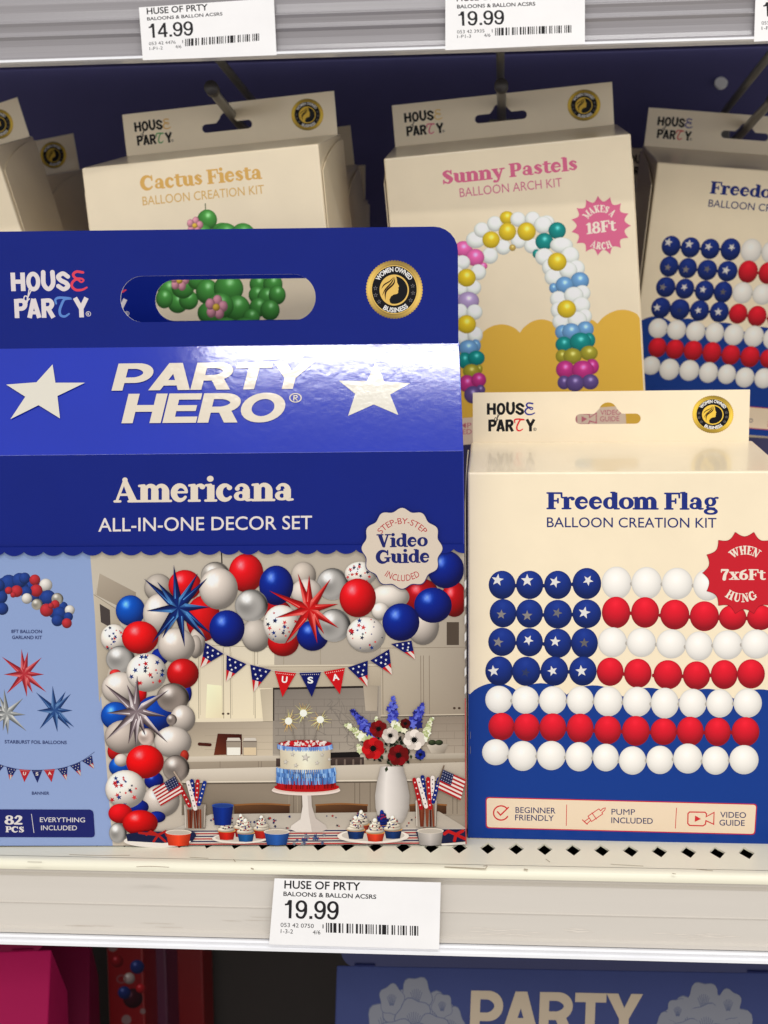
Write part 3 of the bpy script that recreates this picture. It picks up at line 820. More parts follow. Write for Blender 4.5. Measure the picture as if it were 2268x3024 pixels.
# hood, splashback
af.quad([C6(255, 30), C6(1050, 25), C6(1050, 165), C6(255, 182)], [(190, 177, 155), (182, 168, 148), (168, 154, 134), (186, 172, 148)])
af.line(C6, [(265, 36), (1050, 30)], 5, (206, 194, 172)); af.line(C6, [(265, 44), (1050, 38)], 3, (150, 136, 118))
af.quad([C6(345, 182), C6(940, 168), C6(1040, 170), C6(1030, 610)], [(120, 110, 102), (140, 130, 120), (150, 140, 128), (160, 148, 136)])
af.quad([C6(345, 182), C6(1030, 170), C6(1030, 612), C6(345, 612)], [(128, 119, 111), (138, 128, 118), (164, 152, 138), (158, 147, 134)])
af.quad([C6(345, 178), C6(940, 166), C6(940, 180), C6(345, 192)], (60, 52, 48))
af.quad([C6(335, 185), C6(354, 185), C6(354, 395), C6(335, 395)], (70, 62, 56))
for k in range(7):
    y = 255 + k * 47
    af.line(C6, [(360, y), (1020, y - 4)], 2.2, (122, 113, 104), up=.3)
    for j in range(7): af.line(C6, [(380 + j * 100 + (k % 2) * 48, y), (380 + j * 100 + (k % 2) * 48, y + 45)], 2, (122, 113, 104), up=.2)
rv = random.Random(3)
for k in range(9):
    x, y = rv.uniform(640, 880), rv.uniform(240, 420); P = []
    for j in range(6): P.append((x, y)); x += rv.uniform(-50, 60); y += rv.uniform(10, 55)
    af.line(C6, P, 2, (126, 118, 111), smooth=True, up=.3)
af.quad([C6(262, 190), C6(345, 185), C6(345, 398), C6(282, 398)], [(178, 165, 143), (184, 170, 148), (196, 182, 158), (190, 176, 152)])
af.quad([C6(935, 168), C6(1030, 168), C6(1025, 330), C6(950, 330)], [(170, 156, 138), (160, 147, 130), (168, 154, 136), (176, 162, 144)])
# right hand cabinets
af.quad([C6(1050, -320), C6(1600, -330), C6(1600, 356), C6(1050, 366)], [(186, 174, 156), (160, 148, 134), (150, 136, 120), (172, 158, 138)])
for x, y0_ in ((1062, 0), (1310, -30), (1328, -30), (1366, -30)): af.line(C6, [(x, y0_), (x + 2, 350)], 4, (132, 118, 102))
af.line(C6, [(1050, -80), (1600, -86)], 3, (132, 118, 102))
af.quad([C6(1480, -250), C6(1560, -250), C6(1560, -100), C6(1480, -100)], (92, 80, 70))
for x in (1530, 1562): af.poly([C6(x + 9 * math.cos(t), 312 + 8 * math.sin(t)) for t in np.linspace(0, 6.28, 12)], (84, 68, 58))
af.line(C6, [(1050, 362), (1600, 352)], 7, (188, 174, 154)); af.line(C6, [(1050, 370), (1600, 360)], 4, (100, 88, 76))
af.quad([C6(1025, 376), C6(1600, 366), C6(1600, 610), C6(1025, 612)], [(150, 137, 122), (140, 126, 112), (164, 150, 134), (170, 157, 141)])
for k in range(4):
    af.line(C6, [(1030, 420 + 48 * k), (1600, 412 + 48 * k)], 2.2, (132, 119, 105), up=.3)
    for j in range(6): af.line(C6, [(1060 + 105 * j + (k % 2) * 50, 418 + 48 * k), (1060 + 105 * j + (k % 2) * 50, 464 + 48 * k)], 2, (132, 119, 105), up=.2)
# left splashback + counter
af.quad([C6(-330, 405), C6(345, 400), C6(345, 625), C6(-330, 640)], [(150, 136, 120), (172, 158, 140), (196, 180, 156), (186, 172, 150)])
for k in range(4): af.line(C6, [(-100, 445 + 46 * k), (345, 442 + 46 * k)], 2, (158, 144, 126), up=.3)
af.quad([C6(-340, 630), C6(1600, 605), C6(1600, 640), C6(-340, 664)], [(202, 190, 172), (176, 164, 148), (160, 148, 132), (190, 176, 158)])
af.quad([C6(-340, 664), C6(1600, 640), C6(1600, 700), C6(-340, 735)], [(160, 146, 128), (150, 136, 118), (140, 126, 110), (150, 136, 120)])
for x in (0, 250, 270, 1130, 1150, 1540): af.line(C6, [(x, 660), (x, 700)], 3, (124, 110, 96))
af.quad([C6(366, 640), C6(940, 632), C6(940, 688), C6(366, 694)], [(92, 76, 70), (84, 70, 66), (70, 58, 54), (76, 62, 58)])
af.quad([C6(720, 602), C6(915, 596), C6(915, 632), C6(720, 636)], (44, 38, 38))
for x in (760, 815, 870, 920): af.line(C6, [(x, 650), (x, 680)], 12, (120, 104, 94))
# island worktop and front
af.quad([C6(-250, 712), C6(1602, 664), C6(1602, 776), C6(-250, 792)], [(204, 192, 176), (182, 170, 154), (168, 156, 140), (186, 173, 156)])
af.line(C6, [(-250, 795), (1602, 779)], 9, (206, 193, 174)); af.line(C6, [(-250, 806), (1602, 789)], 8, (104, 92, 80))
af.quad([C6(-250, 810), C6(1602, 793), C6(1602, 1010), C6(-250, 1010)], [(140, 126, 110), (146, 132, 116), (150, 136, 120), (120, 108, 94)])
for x in (480, 532, 880, 912, 980, 1136, 1520, 1548): af.line(C6, [(x, 800), (x, 1000)], 4, (112, 99, 86))
for x in (450, 505, 560, 1180): af.line(C6, [(x, 830), (x, 990)], 3, (164, 150, 132))
for x0, x1 in ((92, 455), (625, 962), (1238, 1478)):
    af.quad([C6(x0, 945), C6(x1, 938), C6(x1, 1002), C6(x0, 1002)], [(112, 78, 52), (96, 66, 46), (74, 50, 36), (88, 60, 42)])
    af.line(C6, [(x0, 944), ((x0 + x1) / 2, 936), (x1, 944)], 10, (140, 100, 66), smooth=True)
# table with striped runner
af.quad([C6(-60, 1004), C6(1430, 986), C6(1608, 1095), C6(-350, 1120)], [(176, 166, 154), (168, 157, 144), (176, 164, 150), (190, 180, 168)])
af.quad([C6(-350, 1112), C6(1608, 1092), C6(1610, 1198), C6(-425, 1205)], [(196, 186, 176), (186, 175, 163), (190, 178, 168), (200, 190, 180)])
for k, c in enumerate([(44, 48, 96), (164, 54, 52), (44, 48, 96), (172, 58, 56), (44, 48, 96), (176, 60, 58)]):
    y = 1112 + k * 17
    af.quad([C6(-360 - 12 * k, y), C6(1609, y - 10), C6(1609, y - 2), C6(-360 - 12 * k, y + 8)], c, .6)
rc = random.Random(5)
for k in range(46):
    x, y = rc.uniform(-200, 1350), rc.uniform(1015, 1100)
    af.star(C6, x, y, rc.uniform(7, 13), rc.choice([(44, 52, 104), (150, 46, 48), (70, 66, 74)]), rc.uniform(0, 70), up=.25)
for k in range(16): af.star(C6, rc.uniform(480, 700), rc.uniform(1140, 1200), 17, rc.choice([(60, 76, 120), (128, 128, 136), (84, 96, 130)]), rc.uniform(0, 70), up=.25)
# board, jars, bowl
af.quad([C6(-15, 478), C6(142, 482), C6(145, 612), C6(-40, 618)], [(92, 44, 34), (74, 34, 28), (96, 52, 36), (110, 62, 44)])
af.line(C5, [(1372, 1390), (1445, 1395)], 22, (88, 44, 34))
for x0, x1, c in ((42, 136, (222, 214, 202)), (150, 240, (206, 184, 150))):
    af.quad([C6(x0, 520), C6(x1, 520), C6(x1, 620), C6(x0, 620)], (156, 143, 128)); af.quad([C6(x0 + 4, 568), C6(x1 - 4, 568), C6(x1 - 4, 618), C6(x0 + 4, 618)], c)
    af.quad([C6(x0 + 8, 505), C6(x1 - 8, 505), C6(x1 - 2, 524), C6(x0 + 2, 524)], (196, 186, 174)); af.line(C6, [(x0 + 2, 530), (x1 - 2, 530)], 5, (110, 98, 88))
af.quad([C6(1348, 550), C6(1492, 545), C6(1465, 605), C6(1380, 608)], [(196, 184, 168), (160, 148, 134), (140, 128, 114), (178, 166, 150)])
for x in (1385, 1430): af.disc(C6, x, 536, 26, 18, (66, 76, 52), 'matte', n=14)
# balloons of the arch, back to front
RD, BU, BD, WH, SV = (196, 34, 42), (28, 84, 164), (22, 50, 130), (196, 184, 174), (150, 146, 142)
GAR = [(D6, 482, 300, 92, 92, (168, 158, 148), 'matte'), (D6, 855, 218, 95, 88, (150, 142, 134), 'silver'), (D6, 1430, 220, 82, 90, (180, 168, 156), 'matte'), (D6, 1620, 275, 105, 104, SV, 'silver'),
       (D6, 655, 283, 108, 100, RD, ''), (D6, 775, 500, 112, 150, (184, 34, 38), 'matte'), (D6, 300, 448, 96, 100, BU, ''), (D6, 735, 655, 52, 95, (180, 168, 158), 'matte'),
       (D6, 490, 470, 108, 132, WH, ''), (D6, 1260, 450, 90, 70, (150, 28, 34), 'matte'), (D6, 1450, 330, 104, 90, WH, 'matte'), (D6, 1055, 203, 113, 126, RD, ''), (D6, 1252, 284, 112, 130, BD, ''),
       (D6, 1120, 610, 95, 108, (176, 166, 156), 'matte'), (D6, 1298, 655, 102, 92, (180, 32, 36), ''), (D6, 875, 305, 126, 136, WH, ''), (D6, 1490, 612, 104, 100, BD, ''), (D6, 1090, 414, 108, 104, SV, 'silver'),
       (D6, 930, 565, 116, 120, BD, ''), (D6, 1630, 545, 108, 108, SV, 'silver'), (D6, 1285, 538, 118, 126, 'S', ''),
       (C4, 1262, 466, 56, 42, 'S', ''), (C4, 1475, 545, 62, 62, (150, 26, 34), ''), (C4, 1590, 556, 46, 62, (160, 30, 36), ''), (C4, 1480, 650, 56, 66, (186, 174, 164), 'matte'), (C4, 1560, 452, 64, 66, BD, ''),
       (C4, 1365, 548, 68, 44, (204, 194, 184), 'matte'), (C4, 1515, 577, 66, 62, BD, ''), (C4, 1281, 680, 68, 62, 'S', ''), (C4, 1332, 598, 31, 31, (206, 196, 186), ''), (C4, 1403, 636, 65, 66, BD, ''), (C4, 1252, 551, 64, 68, RD, ''),
       (C5, 785, 660, 92, 95, 'S', ''), (C5, 1345, 720, 42, 80, (172, 160, 150), 'matte'), (C5, 1100, 790, 60, 60, BD, 'matte'), (C5, 830, 805, 100, 92, SV, 'silver'), (C5, 1215, 712, 128, 120, (190, 178, 168), ''),
       (C5, 965, 657, 126, 113, (206, 36, 40), ''), (C5, 795, 905, 40, 30, (190, 60, 60), 'matte'), (C5, 1290, 1040, 30, 60, BD, 'matte'), (C5, 1258, 905, 110, 104, (176, 32, 36), ''), (C5, 830, 1005, 130, 112, WH, ''), (C5, 970, 1040, 40, 60, RD, 'matte'),
       (C5, 795, 1195, 100, 96, BU, ''), (C5, 1070, 1180, 130, 124, (24, 70, 150), 'matte'), (C5, 1008, 897, 138, 132, 'S', ''), (C5, 1190, 1070, 112, 100, (132, 120, 112), 'silver'), (C5, 1258, 1215, 86, 94, (184, 172, 162), ''), (C5, 1182, 1222, 36, 38, (128, 116, 110), 'silver'),
       (C5, 790, 1440, 50, 60, (170, 40, 42), 'matte'), (C5, 830, 1545, 80, 70, BU, ''), (C5, 850, 1340, 130, 115, (180, 166, 156), 'matte'), (C5, 1010, 1340, 60, 60, (180, 160, 150), 'silver'), (C5, 1190, 1375, 128, 108, WH, ''), (C5, 1270, 1470, 30, 40, (160, 60, 50), 'matte'),
       (C5, 1212, 1556, 92, 92, (136, 124, 116), 'silver'), (C5, 835, 1500, 48, 44, WH, 'matte'), (C5, 1060, 1640, 66, 62, (24, 48, 128), ''), (C5, 998, 1510, 130, 116, (210, 30, 34), ''), (C5, 1110, 1780, 126, 112, (190, 178, 168), ''),
       (C5, 955, 1822, 70, 50, BD, 'matte'), (C5, 865, 1700, 140, 132, 'S', ''), (C5, 830, 1866, 84, 68, RD, 'matte'), (C5, 812, 2000, 60, 70, SV, 'silver'), (C5, 1080, 1890, 60, 40, BD, 'matte'), (C5, 965, 1930, 122, 88, (190, 32, 34), '')]
def clipx(cr): return lambda x, y: (min(cr(x, y)[0], 1370.0), cr(x, y)[1])
rs = random.Random(11)
for cr, x, y, a, b, c, kd in GAR:
    q = clipx(cr)
    if c == 'S':
        af.disc(q, x, y, a, b, (218, 208, 198), 'matte')
        for k in range(22):
            t, rr = rs.uniform(0, 6.28), math.sqrt(rs.uniform(0, .82))
            af.star(q, x + a * rr * math.cos(t), y + b * rr * math.sin(t), a * rs.choice([.055, .08, .13, .15]), rs.choice([(176, 50, 54), (44, 66, 120), (50, 56, 84), (190, 74, 76)]), rs.uniform(0, 72), up=.12)
        af.up(.3)
    else: af.disc(q, x, y, a, b, c, kd or 'latex')
af.foil(D6, (612, 430), [(388, 240), (475, 260), (583, 150), (740, 205), (803, 235), (822, 425), (835, 605), (800, 640), (655, 685), (508, 630), (440, 660), (404, 450)], 27, (12, 26, 66), (26, 54, 112), (92, 142, 190))
af.foil(D6, (1468, 440), [(1205, 318), (1393, 205), (1467, 215), (1608, 240), (1658, 405), (1660, 562), (1565, 602), (1520, 662), (1303, 675), (1245, 495)], 25, (120, 18, 22), (186, 38, 40), (232, 120, 112))
af.foil(C5, (940, 1165), [(722, 978), (875, 980), (945, 920), (1160, 1018), (1142, 1198), (1155, 1380), (1002, 1332), (935, 1408), (884, 1388), (730, 1360), (734, 1175)], 26, (66, 52, 58), (132, 116, 120), (222, 208, 208))
# bunting
NV, RF = (28, 38, 100), (186, 36, 44)
def flag(cr, a, b, t, kind, cr_t=None):
    a, b, t = (np.array(q, float) for q in (a, b, t))
    if kind == 'st':
        af.poly([cr(*a), cr(*b), cr(*t)], (206, 192, 182))
        m1, m2 = a + (t - a) * .55, b + (t - b) * .55
        for k in (0, 2):
            p0, p1 = m1 + (m2 - m1) * (k / 3 if k else 0), m1 + (m2 - m1) * ((k + 1) / 3)
            af.poly([cr(*p0), cr(*p1), cr(*(t if k == 0 else p1 + (t - p1) * .45))], (180, 40, 46), .3)
        af.poly([cr(*a), cr(*b), cr(*m2), cr(*m1)], NV)
        for u, v_ in ((.22, .12), (.5, .12), (.78, .12), (.36, .32), (.62, .32), (.5, .46)):
            p = a + (b - a) * u; p = p + (t - (a + b) / 2) * v_
            af.star(cr, p[0], p[1], np.hypot(*(b - a)) * .065, (226, 218, 212), up=.12)
        af.up(.3)
    else:
        af.poly([cr(*a), cr(*b), cr(*t)], RF if kind in 'UA' else NV)
        for u in np.linspace(.12, .88, 9):
            p = a + (b - a) * u + (t - (a + b) / 2) * .08
            af.star(cr, p[0], p[1], np.hypot(*(b - a)) * .022, (220, 208, 200), k=.7, up=.1)
        d = (b - a) / np.hypot(*(b - a)); dn = np.array([-d[1], d[0]]); w = np.hypot(*(b - a))
        c0 = (a + b) / 2 + dn * w * .50
        hw_ = .13 if kind != 'A' else .16
        af.text(font_shape(kind, .03), cr(*(c0 - d * w * hw_)), cr(*(c0 + d * w * hw_)), -np.array(dn) * w * .30 * (np.array(cr(1, 0)) - np.array(cr(0, 0)))[0], (232, 222, 214))
af.line(D6, [(790, 650), (925, 735), (1080, 798), (1240, 838), (1400, 852), (1560, 845)], 4, (190, 180, 170), smooth=True)
for q in ([(790, 655), (910, 730), (757, 822)], [(928, 738), (1058, 797), (925, 912)], [(1082, 800), (1220, 835), (1105, 980)]): flag(D6, *q, 'st')
flag(C6, (357, 67), (497, 82), (408, 238), 'U'); flag(C6, (518, 80), (660, 76), (600, 238), 'S'); flag(C6, (677, 73), (815, 47), (783, 220), 'A')
flag(C6, (833, 45), (965, 0), (963, 170), 'st'); flag(C4, (1296, 770), (1362, 730), (1372, 820), 'st'); flag(C4, (1368, 712), (1440, 700), (1453, 766), 'st')
# cake
af.poly([C6(x, y) for x, y in ((535, 860), (595, 860), (600, 950), (625, 1030), (690, 1075), (700, 1100), (660, 1118), (500, 1118), (458, 1100), (465, 1078), (525, 1035), (540, 950))], (206, 196, 188))
af.poly([C6(x, y) for x, y in ((570, 860), (595, 860), (600, 950), (625, 1030), (690, 1075), (700, 1100), (660, 1118), (600, 1118), (580, 1000))], (186, 174, 166))
EL = lambda cr, cx, cy, a, b, n=36: [cr(cx + a * math.cos(t), cy + b * math.sin(t)) for t in np.linspace(0, 2 * math.pi, n, endpoint=False)]
af.poly(EL(C6, 562, 846, 224, 34), (214, 196, 186)); af.poly(EL(C6, 562, 838, 218, 28), (200, 180, 168))
af.poly(EL(C6, 566, 826, 212, 32), (170, 34, 38))
af.quad([C6(372, 770), C6(755, 770), C6(756, 816), C6(374, 822)], [(150, 30, 36), (120, 24, 30), (140, 26, 30), (176, 40, 44)])
af.quad([C6(392, 570), C6(560, 580), C6(560, 735), C6(395, 715)], [(196, 182, 158), (238, 224, 198), (228, 212, 186), (186, 172, 148)])
af.quad([C6(560, 580), C6(722, 570), C6(722, 715), C6(560, 735)], [(238, 224, 198), (180, 164, 142), (170, 154, 132), (228, 212, 186)])
af.poly(EL(C6, 557, 556, 178, 30), (122, 150, 196)); af.poly(EL(C6, 557, 542, 174, 24), (150, 40, 48))
for k in range(60):
    t = rs.uniform(0, 6.28); q = math.sqrt(rs.uniform(.02, 1)); af.star(C6, 557 + 160 * q * math.cos(t), 540 + 17 * q * math.sin(t), 11, rs.choice([(216, 204, 196), (190, 44, 50), (206, 190, 186)]), rs.uniform(0, 70), .6, .1)
for k in range(44):
    t = math.pi * k / 43; x = 557 - 176 * math.cos(t); y = 556 + 20 * math.sin(t)
    af.line(C6, [(x - 3, y - 8), (x + rs.uniform(-5, 5), y + 14)], 7, rs.choice([(126, 156, 204), (96, 124, 176), (156, 180, 216)]), up=.12)
for row, (yy, hh) in enumerate(((700, 38), (728, 38), (756, 36))):
    for k in range(46):
        t = math.pi * k / 45; x = 562 - 188 * math.cos(t); y = yy + 16 * math.sin(t)
        af.line(C6, [(x - 2, y), (x + rs.uniform(-6, 6), y + hh)], 9, rs.choice([(110, 146, 194), (74, 106, 156), (142, 174, 212), (92, 126, 178)]), up=.12)
for k in range(40):
    t = math.pi * k / 39; x = 564 - 188 * math.cos(t); y = 800 + 12 * math.sin(t)
    af.line(C6, [(x, y), (x + rs.uniform(-3, 3), y + 24)], 6, rs.choice([(150, 26, 32), (110, 18, 24), (174, 40, 44)]), up=.12)
af.up(.5)
for x, y, r in ((560, 632, 30), (475, 612, 17), (430, 662, 19), (497, 684, 17), (635, 668, 17), (668, 615, 15), (714, 645, 15)):
    af.star(C6, x, y, r, (168, 160, 150), 8, up=.3); af.star(C6, x - 2, y - 2, r * .7, (196, 188, 178), 8, up=.3)
for (x0, y0_), (x1, y1_), (bx, by) in (((452, 400), (490, 510), (448, 394)), ((543, 300), (554, 522), (545, 342)), ((668, 345), (612, 522), (655, 384))):
    af.line(C6, [(x0, y0_), (x1, y1_)], 5, (132, 122, 112))
    for k in range(34):
        t = rs.uniform(0, 6.28); q = rs.uniform(24, 82)
        af.line(C6, [(bx, by, 3.6), (bx + q * math.cos(t), by + q * math.sin(t), .8)], 4, rs.choice([(244, 206, 130), (224, 176, 96), (250, 226, 166)]), up=.12)
    af.disc(C6, bx, by, 24, 24, (252, 240, 204), 'flat', n=14)
# vase and flowers
vo = [(1048, 690), (1040, 730), (1025, 790), (1012, 880), (1016, 960), (1032, 1020), (1058, 1058)]
vi = [(1198 - (p[0] - 1048) * -.0, p[1]) for p in vo]
vr = [(1196, 690), (1204, 730), (1222, 790), (1238, 880), (1234, 960), (1214, 1020), (1192, 1058)]
for k in range(6):
    cs = [(168, 160, 154), (214, 206, 200), (188, 180, 174), (150, 142, 136)]
    for j in range(3):
        e = lambda p, q, t: (p[0] + (q[0] - p[0]) * t, p[1] + (q[1] - p[1]) * t)
        t0, t1 = (0, .3, .7)[j], (.3, .7, 1)[j]
        af.quad([C6(*e(vo[k], vr[k], t0)), C6(*e(vo[k], vr[k], t1)), C6(*e(vo[k + 1], vr[k + 1], t1)), C6(*e(vo[k + 1], vr[k + 1], t0))], [cs[j], cs[j + 1], cs[j + 1], cs[j]], .05)
af.up(1)
for k in range(90):
    t, q = rs.uniform(0, 6.28), math.sqrt(rs.uniform(0, 1)); x, y = 1130 + 190 * q * math.cos(t), 560 + 140 * q * math.sin(t)
    a2 = rs.uniform(0, 6.28); d = rs.uniform(22, 44)
    af.poly([C6(x, y), C6(x + d * math.cos(a2 - .5) * .6, y + d * math.sin(a2 - .5) * .6), C6(x + d * math.cos(a2), y + d * math.sin(a2)), C6(x + d * math.cos(a2 + .5) * .6, y + d * math.sin(a2 + .5) * .6)], rs.choice([(34, 46, 34), (48, 62, 42), (28, 34, 34), (60, 74, 50)]), .12)
def spike(p0, p1, n, cols, r, w):
    for k in range(n):
        t = k / n; x = p0[0] + (p1[0] - p0[0]) * t + rs.uniform(-w, w) * (.3 + t); y = p0[1] + (p1[1] - p0[1]) * t + rs.uniform(-8, 8)
        af.star(C6, x, y, r * (.6 + .6 * t) * rs.uniform(.7, 1.2), rs.choice(cols), rs.uniform(0, 70), .6, .12)
BL_ = [(64, 68, 150), (84, 90, 176), (46, 48, 112), (104, 112, 190)]
WF = [(214, 210, 180), (226, 222, 200), (190, 196, 150), (168, 176, 122)]
spike((860, 320), (985, 460), 40, BL_, 24, 26); spike((1130, 240), (1120, 400), 38, BL_, 22, 30); spike((1320, 290), (1255, 430), 40, BL_, 24, 34); spike((960, 440), (1010, 500), 12, BL_, 24, 20)
spike((828, 415), (960, 520), 34, WF, 24, 22); spike((1385, 380), (1320, 520), 34, WF, 22, 20); spike((1020, 360), (1030, 420), 10, WF, 16, 8); spike((1130, 400), (1190, 450), 22, WF, 24, 34); spike((905, 560), (930, 590), 10, WF, 24, 18)
def anem(x, y, r, c, c2):
    for k in range(7):
        a2 = k * 2 * math.pi / 7 + .3
        af.poly([C6(x + .12 * r * math.cos(a2), y + .12 * r * math.sin(a2))] + [C6(x + r * .56 * math.cos(a2) + .47 * r * math.cos(t), y + r * .54 * math.sin(a2) + .45 * r * math.sin(t)) for t in np.linspace(a2 - 1.9, a2 + 1.9, 11)], c if k % 2 else c2, .2)
    for k in range(14): af.line(C6, [(x, y), (x + .38 * r * math.cos(k * .45), y + .36 * r * math.sin(k * .45))], 3, (20, 18, 24), up=.05)
    af.disc(C6, x, y, r * .27, r * .26, (20, 18, 24), 'flat', n=14)
anem(1035, 445, 58, (132, 30, 36), (110, 22, 30)); anem(1210, 410, 34, (96, 22, 30), (80, 18, 26)); anem(1112, 488, 54, (206, 194, 182), (188, 176, 166)); anem(1268, 516, 70, (218, 206, 196), (196, 184, 174))
anem(1165, 616, 70, (128, 28, 36), (108, 22, 30)); anem(1000, 572, 74, (184, 40, 44), (158, 30, 36)); anem(1308, 612, 34, (52, 64, 140), (40, 50, 116))
# straws in jars, flags
def straws(cr, L, w):
    for (x0, y0_), (x1, y1_), c in L:
        af.line(cr, [(x0, y0_), (x1, y1_)], w, c)
        for t in np.linspace(.1, .9, 5): af.star(cr, x0 + (x1 - x0) * t, y0_ + (y1_ - y0_) * t, w * .28, (222, 210, 204) if c != SWH else (60, 50, 70), 20, up=.1)
SWH = (214, 202, 196)
for cr, jx0, jx1, jy0, jy1, L, w in ((C6, 1275, 1418, 905, 1085, [((1388, 762), (1385, 900), SWH), ((1322, 758), (1338, 905), (34, 52, 116)), ((1268, 775), (1312, 960), (160, 38, 44)), ((1358, 770), (1372, 960), (168, 40, 46)), ((1428, 772), (1392, 920), (34, 52, 116)), ((1295, 775), (1345, 950), SWH)], 26),
                                     (C5, 1268, 1420, 1800, 1968, [((1235, 1665), (1305, 1810), (160, 38, 44)), ((1322, 1640), (1340, 1800), (34, 52, 116)), ((1362, 1642), (1352, 1800), (168, 40, 46)), ((1410, 1652), (1370, 1800), (34, 62, 130)), ((1296, 1650), (1345, 1830), SWH)], 27)):
    af.quad([cr(jx0, jy0), cr(jx1, jy0), cr(jx1 - 6, jy1), cr(jx0 + 8, jy1)], [(150, 138, 126), (140, 128, 116), (120, 108, 98), (160, 148, 136)])
    for k in range(7):
        x = jx0 + 28 + k * 14; af.line(cr, [(x, jy0 + 40), (x + rs.uniform(-8, 12), jy1 - 8)], 13, rs.choice([(112, 62, 46), (92, 48, 38), (128, 74, 54)]), up=.2)
    straws(cr, L, w)
    af.line(cr, [(jx0 + 6, jy0 + 10), (jx0 + 10, jy1 - 10)], 6, (196, 186, 174)); af.line(cr, [(jx1 - 8, jy0 + 10), (jx1 - 14, jy1 - 10)], 5, (184, 172, 160))
def usflag(cr, tl, tr, br, bl, can, right=False):
    tl, tr, br, bl = (np.array(q, float) for q in (tl, tr, br, bl))
    g = lambda u, v_: (tl * (1 - u) + tr * u) * (1 - v_) + (bl * (1 - u) + br * u) * v_
    for k in range(11):
        c = (164, 48, 52) if k % 2 == 0 else (212, 198, 190)
        af.poly([cr(*g(0, k / 11)), cr(*g(1, k / 11)), cr(*g(1, (k + 1) / 11)), cr(*g(0, (k + 1) / 11))], c, .05)
    af.up(.5)
    u0, u1 = (.52, 1) if right else (0, .48)
    af.poly([cr(*g(u0, 0)), cr(*g(u1, 0)), cr(*g(u1, .55)), cr(*g(u0, .55))], (50, 56, 92))
    for i in range(5):
        for j in range(4): p = g(u0 + (u1 - u0) * (i + .5) / 5, .55 * (j + .5) / 4); af.star(cr, p[0], p[1], 5, (160, 160, 180), up=.05)
    af.up(.5)
af.line(C6, [(1462, 685), (1420, 800)], 9, (120, 100, 84)); usflag(C6, (1455, 708), (1604, 775), (1570, 910), (1422, 838), 0)
af.line(C5, [(1200, 1578), (1255, 1665)], 10, (170, 150, 132)); usflag(C5, (1050, 1702), (1205, 1606), (1260, 1722), (1108, 1812), 0, True)
# plates, cups, cupcakes
def cup(cr, cx, yt, hw_, yb, hb, c, rim=(206, 194, 180)):
    c = np.array(c, float)
    af.quad([cr(cx - hw_, yt), cr(cx, yt + hw_ * .15), cr(cx, yb + hw_ * .06), cr(cx - hb, yb)], [tuple(c * .85), tuple(c * 1.1), tuple(c * 1.05), tuple(c * .8)], .1)
    af.quad([cr(cx, yt + hw_ * .15), cr(cx + hw_, yt), cr(cx + hb, yb), cr(cx, yb + hw_ * .06)], [tuple(c * 1.1), tuple(c * .75), tuple(c * .7), tuple(c * 1.05)])
    af.poly(EL(cr, cx, yt, hw_ + 3, hw_ * .22), rim); af.poly(EL(cr, cx, yt + 2, hw_ - 5, hw_ * .17), tuple(np.array(rim) * .86))
def cupcake(x, y, w, c, fr=(232, 218, 198)):
    cup(C6, x, y - 20, w, y + 38, w * .78, c, (196, 150, 96))
    f0 = np.array(fr, float)
    for k in range(5):
        rr = w * (1.02 - .19 * k); af.disc(C6, x + (3 if k % 2 else -3), y - 28 - 17 * k, rr, 17, tuple(f0 * (1 - .03 * (4 - k))), 'matte', up=.2, n=16, amb=.7)
    for k in range(16): af.star(C6, x + rs.uniform(-w, w) * .62, y - 30 - rs.uniform(0, 62) , 6, rs.choice([(60, 40, 60), (150, 50, 54), (40, 56, 110)]), rs.uniform(0, 70), .7, .05)
    af.up(.3)
af.poly(EL(C6, 130, 1158, 180, 34), (214, 204, 194)); af.poly(EL(C6, 130, 1154, 160, 26), (186, 174, 164))
cupcake(140, 1110, 46, (150, 44, 44)); cupcake(45, 1128, 56, (182, 50, 42)); cupcake(275, 1120, 52, (164, 50, 44)); cupcake(170, 1140, 56, (44, 92, 140))
af.poly(EL(C6, 1000, 1143, 234, 48), (216, 206, 196)); af.poly(EL(C6, 1000, 1138, 205, 38), (188, 177, 167))
cupcake(925, 1085, 50, (150, 70, 56)); cupcake(1060, 1085, 50, (40, 60, 120), (36, 56, 130)); cupcake(888, 1122, 58, (36, 62, 106)); cupcake(1130, 1120, 58, (38, 62, 106)); cupcake(1015, 1138, 60, (196, 74, 54))
cup(C5, 1534, 1808, 72, 1942, 56, (30, 58, 128), (60, 86, 150))
af.poly(EL(C5, 1085, 2052, 230, 44), (214, 206, 198)); af.poly([C5(x, y) for x, y in ((870, 2005), (1000, 1985), (1340, 1990), (1352, 2012), (1330, 2050), (1120, 2066), (880, 2052))], (38, 46, 82))
for pts in ([(1090, 2010), (1040, 1985), (1010, 2008)], [(1090, 2010), (1140, 1985), (1150, 2015)], [(1090, 2010), (1060, 2055)], [(1090, 2010), (1140, 2055)], [(1090, 2010), (960, 1995)]): af.line(C5, pts, 16, (164, 48, 44))
cup(C5, 1231, 1992, 86, 2082, 70, (206, 78, 52))
cup(C6, 372, 1114, 82, 1198, 64, (54, 92, 152))
af.poly([C6(x, y) for x, y in ((1278, 1115), (1300, 1180), (1450, 1190), (1606, 1176), (1606, 1108), (1450, 1100))], (38, 46, 80)); af.poly([C6(x, y) for x, y in ((1440, 1192), (1606, 1180), (1606, 1196), (1450, 1204))], (214, 206, 196))
for pts in ([(1540, 1132), (1490, 1110), (1465, 1128)], [(1540, 1132), (1585, 1108)], [(1540, 1132), (1600, 1160)], [(1540, 1132), (1530, 1172)]): af.line(C6, pts, 20, (176, 46, 46))
cup(C6, 1373, 1108, 84, 1200, 70, (176, 168, 162))
KTOP = af.layer + 1
af.build('kitchen_picture', fpan, M_INK)
